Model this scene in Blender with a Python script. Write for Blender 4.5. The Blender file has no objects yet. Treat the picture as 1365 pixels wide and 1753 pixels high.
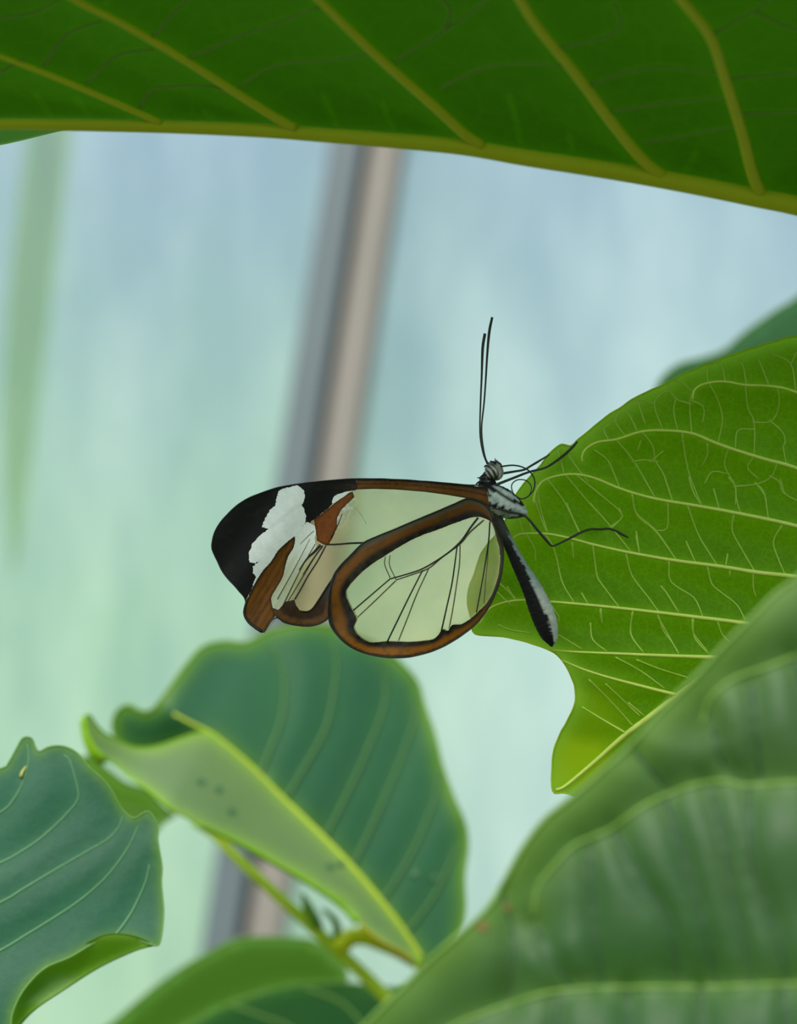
import bpy, math, random
import numpy as np
from mathutils import Vector
from mathutils.geometry import delaunay_2d_cdt

rng = np.random.default_rng(7)
random.seed(7)
sc = bpy.context.scene
C = sc.collection

# ------------------------------------------------------------------ camera, world, exposure
W, H = 1365.0, 1753.0
D0 = 0.30                       # distance camera - butterfly (m)
LENS = 121.35
F = W * LENS / 36.0             # focal length in pixels
PITCH = math.radians(14)
CAM = Vector((0, 0, 1.40))
RIGHT = Vector((1, 0, 0))
UP = Vector((0, -math.sin(PITCH), math.cos(PITCH)))
FWD = Vector((0, math.cos(PITCH), math.sin(PITCH)))
cam = bpy.data.cameras.new('camera')
cam.sensor_fit = 'HORIZONTAL'
cam.sensor_width = 36
cam.lens = LENS
cam.clip_start = 0.01
cam.clip_end = 200
cam.dof.use_dof = True
cam.dof.focus_distance = D0
cam.dof.aperture_fstop = LENS / 3.6     # 3.6 mm aperture
co = bpy.data.objects.new('camera', cam)
co.location = CAM
co.rotation_euler = (math.pi / 2 + PITCH, 0, 0)
C.objects.link(co)
sc.camera = co

w = bpy.data.worlds.new('sky')
sc.world = w
w.use_nodes = True
nt = w.node_tree
nt.nodes.clear()
out = nt.nodes.new('ShaderNodeOutputWorld')
bg = nt.nodes.new('ShaderNodeBackground')
tc = nt.nodes.new('ShaderNodeTexCoord')
sp = nt.nodes.new('ShaderNodeSeparateXYZ')
mr = nt.nodes.new('ShaderNodeMapRange')
rp = nt.nodes.new('ShaderNodeValToRGB')
mr.inputs['From Min'].default_value = -1
mr.inputs['From Max'].default_value = 1
rp.color_ramp.elements[0].position = 0.0
rp.color_ramp.elements[0].color = (0.10, 0.14, 0.07, 1)
rp.color_ramp.elements[1].position = 1.0
rp.color_ramp.elements[1].color = (0.86, 1.0, 1.12, 1)
e = rp.color_ramp.elements.new(0.48); e.color = (0.16, 0.22, 0.12, 1)
e = rp.color_ramp.elements.new(0.52); e.color = (0.72, 0.90, 0.86, 1)
e = rp.color_ramp.elements.new(0.70); e.color = (0.62, 0.84, 0.96, 1)
nt.links.new(tc.outputs['Generated'], sp.inputs[0])
nt.links.new(sp.outputs['Z'], mr.inputs['Value'])
nt.links.new(mr.outputs[0], rp.inputs[0])
nt.links.new(rp.outputs[0], bg.inputs['Color'])
nt.links.new(bg.outputs[0], out.inputs[0])
bg.inputs['Strength'].default_value = 1.0

sun = bpy.data.lights.new('sun', 'SUN')
sun.energy = 2.7
sun.angle = math.radians(40)
sun.color = (1.0, 0.98, 0.92)
so = bpy.data.objects.new('sun', sun)
so.rotation_euler = (math.radians(48), math.radians(-24), 0)
so.location = (0, 0, 5)
C.objects.link(so)

sc.view_settings.view_transform = 'Standard'
sc.view_settings.look = 'None'
sc.view_settings.exposure = 0.36
sc.view_settings.gamma = 1.0
sc.view_settings.use_curve_mapping = False
sc.cycles.use_denoising = True
sc.cycles.max_bounces = 10
sc.cycles.transparent_max_bounces = 24
sc.cycles.transmission_bounces = 8
sc.cycles.caustics_reflective = False
sc.cycles.caustics_refractive = False


# ------------------------------------------------------------------ helpers
def P(x, y, d):
    return CAM + RIGHT * ((x - W / 2) / F * d) + UP * (-(y - H / 2) / F * d) + FWD * d


def PN(x, y, d):
    x = np.asarray(x, float); y = np.asarray(y, float); d = np.asarray(d, float) + 0 * x
    r = np.array(RIGHT); u = np.array(UP); f = np.array(FWD)
    return (np.array(CAM) + np.outer((x - W / 2) / F * d, r) + np.outer(-(y - H / 2) / F * d, u) + np.outer(d, f))


def lin(c):
    return tuple((v / 255.0 / 12.92) if v / 255.0 <= 0.04045 else ((v / 255.0 + 0.055) / 1.055) ** 2.4 for v in c)


def spline(pts, n=6, closed=False):
    pts = [np.array(p, float) for p in pts]
    m = len(pts)
    res = []
    rngk = range(m if closed else m - 1)
    for i in rngk:
        p1 = pts[i]; p2 = pts[(i + 1) % m]
        p0 = pts[(i - 1) % m] if (closed or i > 0) else 2 * p1 - p2
        p3 = pts[(i + 2) % m] if (closed or i + 2 < m) else 2 * p2 - p1
        for k in range(n):
            t = k / n
            res.append(0.5 * ((2 * p1) + (-p0 + p2) * t + (2 * p0 - 5 * p1 + 4 * p2 - p3) * t * t + (-p0 + 3 * p1 - 3 * p2 + p3) * t ** 3))
    if not closed:
        res.append(pts[-1])
    return np.array(res)


def resample(pts, step, closed=False):
    pts = np.array(pts, float)
    if closed:
        pts = np.vstack([pts, pts[:1]])
    d = np.r_[0, np.cumsum(np.hypot(*(np.diff(pts[:, :2], axis=0).T)))]
    n = max(2, int(round(d[-1] / step)) + 1)
    t = np.linspace(0, d[-1], n)
    r = np.stack([np.interp(t, d, pts[:, k]) for k in range(pts.shape[1])], 1)
    return r[:-1] if closed else r


def inside(px, py, poly):
    poly = np.asarray(poly)
    res = np.zeros(len(px), bool)
    x1, y1 = poly[:, 0], poly[:, 1]
    x2, y2 = np.roll(x1, -1), np.roll(y1, -1)
    for a, b, c, d in zip(x1, y1, x2, y2):
        if b == d:
            continue
        cond = ((b > py) != (d > py)) & (px < (c - a) * (py - b) / (d - b) + a)
        res ^= cond
    return res


def dist(px, py, line, closed=False):
    line = np.asarray(line, float)
    best = np.full(len(px), 1e9)
    n = len(line)
    for i in range(n if closed else n - 1):
        a = line[i]; b = line[(i + 1) % n]
        v = b - a; L = v @ v + 1e-9
        t = np.clip(((px - a[0]) * v[0] + (py - a[1]) * v[1]) / L, 0, 1)
        best = np.minimum(best, (px - a[0] - t * v[0]) ** 2 + (py - a[1] - t * v[1]) ** 2)
    return np.sqrt(best)


_tab = rng.random((256, 256))
def vnoise(x, y, s):
    x = np.asarray(x, float) / s; y = np.asarray(y, float) / s
    xi = np.floor(x).astype(int); yi = np.floor(y).astype(int)
    fx = x - xi; fy = y - yi
    fx = fx * fx * (3 - 2 * fx); fy = fy * fy * (3 - 2 * fy)
    g = lambda a, b: _tab[a % 256, b % 256]
    return (g(xi, yi) * (1 - fx) * (1 - fy) + g(xi + 1, yi) * fx * (1 - fy) + g(xi, yi + 1) * (1 - fx) * fy + g(xi + 1, yi + 1) * fx * fy) * 2 - 1


def ss(a, b, x):
    t = np.clip((x - a) / (b - a), 0, 1)
    return t * t * (3 - 2 * t)


def empty(name, loc, label, cat, group=None):
    o = bpy.data.objects.new(name, None)
    o.location = loc
    o.empty_display_size = 0.01
    C.objects.link(o)
    o['label'] = label; o['category'] = cat
    if group:
        o['group'] = group
    return o


def mesh(name, verts, faces, mat, parent=None, base=None, smooth=True, attrs=None):
    """verts are world coordinates; base is the world origin the object sits at."""
    verts = np.asarray(verts, float)
    if base is None:
        base = Vector(verts.mean(0))
    me = bpy.data.meshes.new(name)
    me.from_pydata((verts - np.array(base)).tolist(), [], [tuple(int(i) for i in f) for f in faces])
    if attrs:
        for k, v in attrs.items():
            v = np.asarray(v, float)
            if v.ndim == 1:
                a = me.attributes.new(k, 'FLOAT', 'POINT')
                a.data.foreach_set('value', v)
            else:
                a = me.attributes.new(k, 'FLOAT_COLOR', 'POINT')
                a.data.foreach_set('color', np.hstack([v, np.ones((len(v), 1))]).ravel())
    if smooth:
        me.polygons.foreach_set('use_smooth', [True] * len(me.polygons))
    me.materials.append(mat)
    me.update()
    o = bpy.data.objects.new(name, me)
    C.objects.link(o)
    if parent is None:
        o.location = base
    else:
        o.parent = parent
        r = parent
        while r.parent is not None:
            r = r.parent
        acc = Vector((0, 0, 0)); q = parent
        while q is not None:
            acc += q.location; q = q.parent
        o.location = Vector(base) - acc
    return o


def tube_geo(pts, rad, sides=8, flat=1.0, cap=True):
    """pts Nx3 world, rad N. flat<1 squashes along the view axis."""
    pts = np.asarray(pts, float); n = len(pts)
    rad = np.asarray(rad, float) + np.zeros(n)
    tan = np.gradient(pts, axis=0)
    tan /= np.linalg.norm(tan, axis=1)[:, None] + 1e-12
    f = np.array(FWD)
    V = []; Fc = []
    for i in range(n):
        a = np.cross(tan[i], f)
        if np.linalg.norm(a) < 1e-3:
            a = np.cross(tan[i], np.array(RIGHT))
        a /= np.linalg.norm(a)
        b = np.cross(a, tan[i])
        for k in range(sides):
            t = 2 * math.pi * k / sides
            V.append(pts[i] + rad[i] * (math.cos(t) * a + flat * math.sin(t) * b))
    for i in range(n - 1):
        for k in range(sides):
            k2 = (k + 1) % sides
            Fc.append((i * sides + k, i * sides + k2, (i + 1) * sides + k2, (i + 1) * sides + k))
    if cap:
        Fc.append(tuple(range(sides))[::-1])
        Fc.append(tuple((n - 1) * sides + k for k in range(sides)))
    return np.array(V), Fc


def join(parts):
    V = []; Fc = []; o = 0
    for v, f in parts:
        V.append(v)
        Fc += [tuple(i + o for i in q) for q in f]
        o += len(v)
    return np.vstack(V), Fc


def cdt(polys, step, bounds_poly, extra=None, jitter=0.25):
    """triangulates bounds_poly with the edges of every polygon in polys kept."""
    pts = []; edges = []
    for p in polys:
        s = len(pts)
        pts += [tuple(q) for q in p]
        edges += [(s + i, s + (i + 1) % len(p)) for i in range(len(p))]
    b = np.asarray(bounds_poly)
    gx, gy = np.meshgrid(np.arange(b[:, 0].min(), b[:, 0].max(), step), np.arange(b[:, 1].min(), b[:, 1].max(), step * .87))
    gx[1::2] += step / 2
    gx = gx.ravel(); gy = gy.ravel()
    gx = gx + rng.uniform(-jitter, jitter, len(gx)) * step; gy = gy + rng.uniform(-jitter, jitter, len(gy)) * step
    k = inside(gx, gy, b)
    gx, gy = gx[k], gy[k]
    for p in polys:
        k = dist(gx, gy, p, True) > step * .45
        gx, gy = gx[k], gy[k]
    pts += list(zip(gx, gy))
    vs, es, fs, *_ = delaunay_2d_cdt([Vector((float(a), float(c))) for a, c in pts], edges, [], 0, 1e-4)
    v = np.array([(q[0], q[1]) for q in vs])
    f = np.array([t for t in fs if len(t) == 3])
    c = v[f].mean(1)
    f = f[inside(c[:, 0], c[:, 1], b)]
    return v, f


# ------------------------------------------------------------------ materials
def newmat(name):
    m = bpy.data.materials.new(name)
    m.use_nodes = True
    m.node_tree.nodes.clear()
    return m, m.node_tree.nodes, m.node_tree.links


def N(nodes, t, **kw):
    n = nodes.new('ShaderNode' + t)
    for k, v in kw.items():
        setattr(n, k, v)
    return n


def setin(n, **kw):
    for k, v in kw.items():
        k = k.replace('_', ' ')
        n.inputs[k].default_value = v
    return n


def mixrgb(nodes, links, fac, a, b, blend='MIX'):
    m = nodes.new('ShaderNodeMix'); m.data_type = 'RGBA'; m.blend_type = blend
    for sock, v in ((m.inputs['Factor'], fac), (m.inputs[6], a), (m.inputs[7], b)):
        if hasattr(v, 'links'):
            links.new(v, sock)
        elif isinstance(v, (int, float)):
            sock.default_value = v
        else:
            sock.default_value = (*v[:3], 1)
    return m.outputs[2]


def leaf_mat(name, col_a, col_b, trans_col, rim_col, vein_col, blotch_lit_col=(.3, .4, .05), trans=0.45, rough=0.45, spec=0.5, noise_s=60, net=0.0, net_scale=700, bump=0.15, coat=0.0, coat_rough=0.3):
    m, n, l = newmat(name)
    o = N(n, 'OutputMaterial')
    tcn = N(n, 'TexCoord')
    no = setin(N(n, 'TexNoise'), Scale=noise_s, Detail=4.0, Roughness=0.6)
    l.new(tcn.outputs['Object'], no.inputs['Vector'])
    cr = N(n, 'ValToRGB')
    cr.color_ramp.elements[0].position = 0.35; cr.color_ramp.elements[1].position = 0.65
    l.new(no.outputs['Fac'], cr.inputs[0])
    base = mixrgb(n, l, cr.outputs[0], col_a, col_b)
    tra = mixrgb(n, l, cr.outputs[0], tuple(c * .88 for c in trans_col), trans_col)
    rim = N(n, 'Attribute', attribute_name='rim')
    vein = N(n, 'Attribute', attribute_name='vein')
    height = None
    if net > 0:
        vo = N(n, 'TexVoronoi', feature='DISTANCE_TO_EDGE')
        vo.inputs['Scale'].default_value = net_scale
        dn = setin(N(n, 'TexNoise'), Scale=net_scale * .8, Detail=2.0)
        ad = mixrgb(n, l, 0.0012, tcn.outputs['Object'], dn.outputs['Color'], 'ADD')
        l.new(tcn.outputs['Object'], dn.inputs['Vector'])
        l.new(ad, vo.inputs['Vector'])
        mm = setin(N(n, 'MapRange'), **{'From_Min': 0.0, 'From_Max': 0.09, 'To_Min': net, 'To_Max': 0.0})
        l.new(vo.outputs['Distance'], mm.inputs['Value'])
        vo2 = N(n, 'TexVoronoi', feature='DISTANCE_TO_EDGE')
        vo2.inputs['Scale'].default_value = net_scale * 2.7
        l.new(ad, vo2.inputs['Vector'])
        mm2 = setin(N(n, 'MapRange'), **{'From_Min': 0.0, 'From_Max': 0.12, 'To_Min': net * .6, 'To_Max': 0.0})
        l.new(vo2.outputs['Distance'], mm2.inputs['Value'])
        mx = N(n, 'Math', operation='MAXIMUM')
        l.new(mm.outputs[0], mx.inputs[0]); l.new(mm2.outputs[0], mx.inputs[1])
        height = mx.outputs[0]
        base = mixrgb(n, l, height, base, vein_col)
        tra = mixrgb(n, l, height, tra, tuple(min(1, c * 1.5) for c in trans_col))
    blo = N(n, 'Attribute', attribute_name='blotch_lit')
    base = mixrgb(n, l, blo.outputs['Fac'], base, blotch_lit_col)
    tra = mixrgb(n, l, blo.outputs['Fac'], tra, tuple(min(1, c * 1.6) for c in blotch_lit_col))
    base = mixrgb(n, l, vein.outputs['Fac'], base, vein_col)
    tra = mixrgb(n, l, vein.outputs['Fac'], tra, tuple(min(1, c * 1.35) for c in trans_col))
    base = mixrgb(n, l, rim.outputs['Fac'], base, rim_col)
    tra = mixrgb(n, l, rim.outputs['Fac'], tra, tuple(min(1, c * 1.6 + .05) for c in trans_col))
    pr = setin(N(n, 'BsdfPrincipled'), Roughness=rough)
    pr.inputs['Specular IOR Level'].default_value = spec
    pr.inputs['Coat Weight'].default_value = coat
    pr.inputs['Coat Roughness'].default_value = coat_rough
    l.new(base, pr.inputs['Base Color'])
    tr = N(n, 'BsdfTranslucent')
    l.new(tra, tr.inputs['Color'])
    bn = setin(N(n, 'TexNoise'), Scale=900.0, Detail=3.0)
    l.new(tcn.outputs['Object'], bn.inputs['Vector'])
    bp = setin(N(n, 'Bump'), Strength=bump, Distance=0.0004)
    l.new(bn.outputs['Fac'], bp.inputs['Height'])
    l.new(bp.outputs[0], pr.inputs['Normal'])
    mx = N(n, 'MixShader'); mx.inputs[0].default_value = trans
    l.new(pr.outputs[0], mx.inputs[1]); l.new(tr.outputs[0], mx.inputs[2])
    l.new(mx.outputs[0], o.inputs[0])
    return m


def simple_mat(name, col, col2=None, rough=0.5, trans=0.0, scale=400, spec=0.4, bump=0.1):
    m, n, l = newmat(name)
    o = N(n, 'OutputMaterial')
    tcn = N(n, 'TexCoord')
    no = setin(N(n, 'TexNoise'), Scale=float(scale), Detail=4.0)
    l.new(tcn.outputs['Object'], no.inputs['Vector'])
    base = mixrgb(n, l, no.outputs['Fac'], col, col2 or tuple(c * .7 for c in col))
    pr = setin(N(n, 'BsdfPrincipled'), Roughness=rough)
    pr.inputs['Specular IOR Level'].default_value = spec
    l.new(base, pr.inputs['Base Color'])
    bp = setin(N(n, 'Bump'), Strength=bump, Distance=0.0003)
    l.new(no.outputs['Fac'], bp.inputs['Height'])
    l.new(bp.outputs[0], pr.inputs['Normal'])
    if trans > 0:
        tr = N(n, 'BsdfTranslucent'); l.new(base, tr.inputs['Color'])
        mx = N(n, 'MixShader'); mx.inputs[0].default_value = trans
        l.new(pr.outputs[0], mx.inputs[1]); l.new(tr.outputs[0], mx.inputs[2])
        l.new(mx.outputs[0], o.inputs[0])
    else:
        l.new(pr.outputs[0], o.inputs[0])
    return m


def attr_mat(name, rough=0.6, spec=0.3, trans=0.15, bump=0.3, bscale=5000.0, clear=(0.93, 0.94, 0.86), dens=True):
    """colour from the 'col' attribute, cover of scales from the 'dens' attribute"""
    m, n, l = newmat(name)
    o = N(n, 'OutputMaterial')
    col = N(n, 'Attribute', attribute_name='col')
    tcn = N(n, 'TexCoord')
    no = setin(N(n, 'TexNoise'), Scale=bscale, Detail=3.0)
    l.new(tcn.outputs['Object'], no.inputs['Vector'])
    mr_ = setin(N(n, 'MapRange'), **{'To_Min': 0.86, 'To_Max': 1.14})
    l.new(no.outputs['Fac'], mr_.inputs['Value'])
    base = mixrgb(n, l, 1.0, col.outputs['Color'], mr_.outputs[0], 'MULTIPLY')
    pr = setin(N(n, 'BsdfPrincipled'), Roughness=rough)
    pr.inputs['Specular IOR Level'].default_value = spec
    l.new(base, pr.inputs['Base Color'])
    bp = setin(N(n, 'Bump'), Strength=bump, Distance=0.0001)
    l.new(no.outputs['Fac'], bp.inputs['Height'])
    l.new(bp.outputs[0], pr.inputs['Normal'])
    tr = N(n, 'BsdfTranslucent'); l.new(base, tr.inputs['Color'])
    mx = N(n, 'MixShader'); mx.inputs[0].default_value = trans
    l.new(pr.outputs[0], mx.inputs[1]); l.new(tr.outputs[0], mx.inputs[2])
    if not dens:
        l.new(mx.outputs[0], o.inputs[0])
        return m
    de = N(n, 'Attribute', attribute_name='dens')
    tp = N(n, 'BsdfTransparent'); tp.inputs['Color'].default_value = (*clear, 1)
    m2 = N(n, 'MixShader')
    l.new(de.outputs['Fac'], m2.inputs[0]); l.new(tp.outputs[0], m2.inputs[1]); l.new(mx.outputs[0], m2.inputs[2])
    l.new(m2.outputs[0], o.inputs[0])
    return m


# ------------------------------------------------------------------ the setting: film wall, soil floor
def film_mat():
    m, n, l = newmat('greenhouse_film')
    o = N(n, 'OutputMaterial')
    g = N(n, 'NewGeometry')
    mp = N(n, 'Mapping'); mp.inputs['Scale'].default_value = (9, 9, 2.2)
    l.new(g.outputs['Position'], mp.inputs[0])
    n1 = setin(N(n, 'TexNoise'), Scale=1.0, Detail=3.0, Roughness=0.55)
    l.new(mp.outputs[0], n1.inputs['Vector'])
    mp2 = N(n, 'Mapping'); mp2.inputs['Scale'].default_value = (30, 30, 9)
    l.new(g.outputs['Position'], mp2.inputs[0])
    n2 = setin(N(n, 'TexNoise'), Scale=1.0, Detail=3.0, Roughness=0.6)
    l.new(mp2.outputs[0], n2.inputs['Vector'])
    # blue sky light above, green light below, painted into the film colour in runs
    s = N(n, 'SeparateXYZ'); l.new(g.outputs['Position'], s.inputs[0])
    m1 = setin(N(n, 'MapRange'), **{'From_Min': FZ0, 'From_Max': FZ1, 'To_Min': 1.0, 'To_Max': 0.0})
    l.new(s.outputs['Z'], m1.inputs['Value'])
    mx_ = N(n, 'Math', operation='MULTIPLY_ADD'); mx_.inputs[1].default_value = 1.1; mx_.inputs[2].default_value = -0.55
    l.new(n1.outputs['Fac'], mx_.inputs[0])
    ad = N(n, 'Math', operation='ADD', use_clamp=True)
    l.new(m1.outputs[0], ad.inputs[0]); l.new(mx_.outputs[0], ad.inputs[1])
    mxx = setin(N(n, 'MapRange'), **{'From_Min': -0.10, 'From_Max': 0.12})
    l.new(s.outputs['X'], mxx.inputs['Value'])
    low = mixrgb(n, l, mxx.outputs[0], FILM_LOW, FILM_LOW_RIGHT)
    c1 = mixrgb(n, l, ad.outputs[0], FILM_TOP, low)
    cr = N(n, 'ValToRGB'); cr.color_ramp.elements[0].position = .35; cr.color_ramp.elements[1].position = .7
    l.new(n2.outputs['Fac'], cr.inputs[0])
    c2 = mixrgb(n, l, cr.outputs[0], (0.74, 0.80, 0.85), (1, 1, 1))
    c3 = mixrgb(n, l, 1.0, c1, c2, 'MULTIPLY')
    tr = N(n, 'BsdfTranslucent'); l.new(c3, tr.inputs['Color'])
    tp = N(n, 'BsdfTransparent'); l.new(c3, tp.inputs['Color'])
    df = setin(N(n, 'BsdfPrincipled'), Roughness=0.35); l.new(c3, df.inputs['Base Color'])
    a = N(n, 'MixShader'); a.inputs[0].default_value = 0.5
    l.new(tr.outputs[0], a.inputs[1]); l.new(tp.outputs[0], a.inputs[2])
    b = N(n, 'MixShader'); b.inputs[0].default_value = 0.18
    l.new(a.outputs[0], b.inputs[1]); l.new(df.outputs[0], b.inputs[2])
    l.new(b.outputs[0], o.inputs[0])
    return m


WD = 1.30                                    # wall distance along the ground
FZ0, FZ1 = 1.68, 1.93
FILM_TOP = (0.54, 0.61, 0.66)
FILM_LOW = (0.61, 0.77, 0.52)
FILM_LOW_RIGHT = (0.80, 0.86, 0.78)  # whiter tone for the painted outdoor light at lower right
WY = WD


def wallP(x, y):
    """point where the photo ray meets the wall plane y = WY"""
    v = P(x, y, 1.0) - CAM
    return CAM + v * (WY / v.y)


def film_wall():
    nx, nz = 60, 36
    V = []; Fc = []
    for j in range(nz + 1):
        for i in range(nx + 1):
            x = -3 + 6 * i / nx; z = 3.4 * j / nz
            V.append((x, WY + 0.012 + 0.006 * math.sin(x * 7 + z * 1.3) + 0.004 * math.sin(x * 19), z))
    for j in range(nz):
        for i in range(nx):
            a = j * (nx + 1) + i
            Fc.append((a, a + 1, a + nx + 2, a + nx + 1))
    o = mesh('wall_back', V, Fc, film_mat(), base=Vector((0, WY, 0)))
    o['kind'] = 'structure'
    soil = simple_mat('soil', lin((92, 78, 58)), lin((60, 72, 40)), rough=.9, scale=12)
    V = []; Fc = []
    for j in range(21):
        for i in range(31):
            x = -3 + 6 * i / 30; y = -2.6 + (WY + 2.6) * j / 20
            V.append((x, y, 0.01 * float(vnoise(x * 10, y * 10, 1.3))))
    for j in range(20):
        for i in range(30):
            a = j * 31 + i
            Fc.append((a, a + 1, a + 32, a + 31))
    o = mesh('floor', V, Fc, soil, base=Vector((0, 0, 0)))
    o['kind'] = 'structure'


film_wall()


def prism(p0, p1, prof, right, back):
    """extrude a 2-D profile (in metres, along right/back) from p0 to p1"""
    V = []; n = len(prof)
    for p in (p0, p1):
        for a, b in prof:
            V.append(np.array(p) + np.array(right) * a + np.array(back) * b)
    Fc = [(k, (k + 1) % n, n + (k + 1) % n, n + k) for k in range(n)]
    Fc += [tuple(range(n))[::-1], tuple(range(n, 2 * n))]
    return V, Fc


def post():
    # leaning post of the greenhouse frame in front of the film
    a = wallP(640, 235); b = wallP(427, 1600)
    dirv = (a - b)
    k0 = (0.0 - b.z) / dirv.z; k1 = (3.3 - b.z) / dirv.z
    p0 = b + dirv * k0; p1 = b + dirv * k1
    dv = dirv.normalized()
    off = Vector((0, -0.045, 0))
    p0 = p0 + off; p1 = p1 + off
    back = Vector((0, 1, 0)); right = dv.cross(back).normalized()
    if right.x < 0:
        right = -right
    root = empty('greenhouse_post', p0, 'leaning grey and beige greenhouse frame post standing against the translucent film', 'post')
    u = WY / F / math.cos(PITCH)            # metres per photo pixel at the wall
    grey = simple_mat('grey_post', lin((92, 102, 104)), lin((78, 88, 94)), rough=.5, scale=9)
    dark = simple_mat('post_groove', lin((60, 76, 74)), lin((52, 66, 64)), rough=.7, scale=20)
    beige = simple_mat('beige_batten', lin((160, 146, 138)), lin((138, 130, 120)), rough=.6, scale=14)
    V, Fc = prism(p0, p1, [(-66 * u, 0.01), (-60 * u, -0.01), (-6 * u, -0.014), (-6 * u, .04), (-66 * u, .04)], right, back)
    mesh('tube', V, Fc, grey, root, p0, smooth=False)
    V, Fc = prism(p0, p1, [(-6 * u, 0.0), (10 * u, 0.002), (10 * u, .04), (-6 * u, .04)], right, back)
    o = mesh('groove', V, Fc, dark, root, p0, smooth=False)
    V, Fc = prism(p0, p1, [(10 * u, -0.012), (56 * u, -0.008), (64 * u, .012), (64 * u, .04), (10 * u, .04)], right, back)
    o = mesh('batten', V, Fc, beige, root, p0, smooth=False)
    o['label'] = 'beige wooden batten screwed along the post'


post()


# ------------------------------------------------------------------ leaves
def tubes(paths, depth, radpx, lift=0.3, sides=8, step=8, flat=1.0, smoothn=5):
    """photo-plane polylines laid on the surface depth(x, y); radpx = (start, end) in pixels"""
    geo = []
    for p, r in zip(paths, radpx):
        q = resample(spline(p, smoothn), step)
        d = depth(q[:, 0], q[:, 1])
        rr = np.linspace(r[0], r[1], len(q)) * d / F
        pts = PN(q[:, 0], q[:, 1], d - lift * rr)
        geo.append(tube_geo(pts, rr, sides, flat))
    return geo


def leaf(label, outline, base_depth, mat, vmat, mids=(), mid_r=(), secs=(), sec_r=(2.5, 1.2), terts=(), tert_r=1.0, step=14,
         relief=0.0012, rl=40.0, rim_w=8.0, margin_r=1.5, vein_w=3.0, tert_relief=0.0, wave=None, name='leaf', group=None, root=None,
         mmat=None, lam_name='blade', cat='leaf', secname='side_vein', extra_polys=(), vg=0.0, tmat=None, blotch_lit=None, attr_lines=(), stem=None, sec_rs=None):
    ol = resample(spline(outline, 5, True), step * .6, True)
    if wave:
        nrm = np.roll(ol, -1, 0) - np.roll(ol, 1, 0)
        nrm = np.stack([nrm[:, 1], -nrm[:, 0]], 1); nrm /= np.linalg.norm(nrm, axis=1)[:, None] + 1e-9
        ol = ol + nrm * (vnoise(ol[:, 0], ol[:, 1], wave[1]) * wave[0])[:, None]
    v, f = cdt([ol] + [np.asarray(p) for p in extra_polys], step, ol)
    vl = [resample(spline(p, 5), 10) for p in list(mids) + list(secs)]
    tl = [resample(spline(p, 4), 8) for p in terts]

    def dv(x, y):
        d = np.full(len(x), 1e9)
        for p in vl:
            d = np.minimum(d, dist(x, y, p))
        return d

    def dt(x, y):
        d = np.full(len(x), 1e9)
        for p in tl:
            d = np.minimum(d, dist(x, y, p))
        return d

    def depth(x, y):
        x = np.asarray(x, float); y = np.asarray(y, float)
        z = base_depth(x, y) + relief * (1 - np.exp(-(dv(x, y) / rl) ** 1.5)) if vl else base_depth(x, y)
        if tl and tert_relief:
            z = z + tert_relief * (1 - np.exp(-(dt(x, y) / (rl * .4)) ** 1.5))
        return z
    z = depth(v[:, 0], v[:, 1])
    vv = PN(v[:, 0], v[:, 1], z)
    de = dist(v[:, 0], v[:, 1], ol, True)
    rim = np.exp(-(de / rim_w) ** 1.3) * .9
    vein = np.zeros(len(v))
    if vl:
        vein = np.maximum(vein, vg * np.exp(-dv(v[:, 0], v[:, 1]) / vein_w / 3))
    for p in attr_lines:
        vein = np.maximum(vein, vg * .9 * np.exp(-(dist(v[:, 0], v[:, 1], resample(spline(p, 4), 8)) / 5.) ** 2))
    if tl and tmat is None:
        vein = np.maximum(vein, vg * .7 * np.exp(-dt(v[:, 0], v[:, 1]) / vein_w / 2))
    newroot = root is None
    if newroot:
        o0 = stem if stem is not None else outline[0]
        base = P(o0[0], o0[1], float(base_depth(np.array([o0[0]]), np.array([o0[1]]))[0]))
        root = empty(name, base, label, cat, group)
    base = root.location
    mesh(lam_name, vv, f, mat, root, base, attrs={'rim': rim, 'vein': vein, 'blotch_lit': blotch_lit(v[:, 0], v[:, 1]) if blotch_lit else np.zeros(len(v))})
    if margin_r > 0:
        q = np.vstack([ol, ol[:1]])
        d = depth(q[:, 0], q[:, 1])
        V, Fc = tube_geo(PN(q[:, 0], q[:, 1], d), margin_r * d / F, 6, cap=False)
        mesh('margin', V, Fc, mmat or vmat, root, base)
    for p, r in zip(mids, mid_r):
        V, Fc = tubes([p], depth, [r], sides=12, lift=.2)[0]
        mesh('midrib', V, Fc, vmat, root, base)
    for i, p in enumerate(secs):
        V, Fc = tubes([p], depth, [(sec_rs[i] if sec_rs else sec_r)])[0]
        mesh(secname, V, Fc, vmat, root, base)
    if len(terts):
        V, Fc = join(tubes(terts, depth, [(tert_r, tert_r * .7)] * len(terts), sides=6, smoothn=4, flat=.5))
        o = mesh('vein_network', V, Fc, tmat or vmat, root, base)
        o['kind'] = 'stuff'
    return root, depth


def zc(pts, ox, oy, s):
    return [(ox + a / s, oy + b / s) for a, b in pts]


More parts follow.
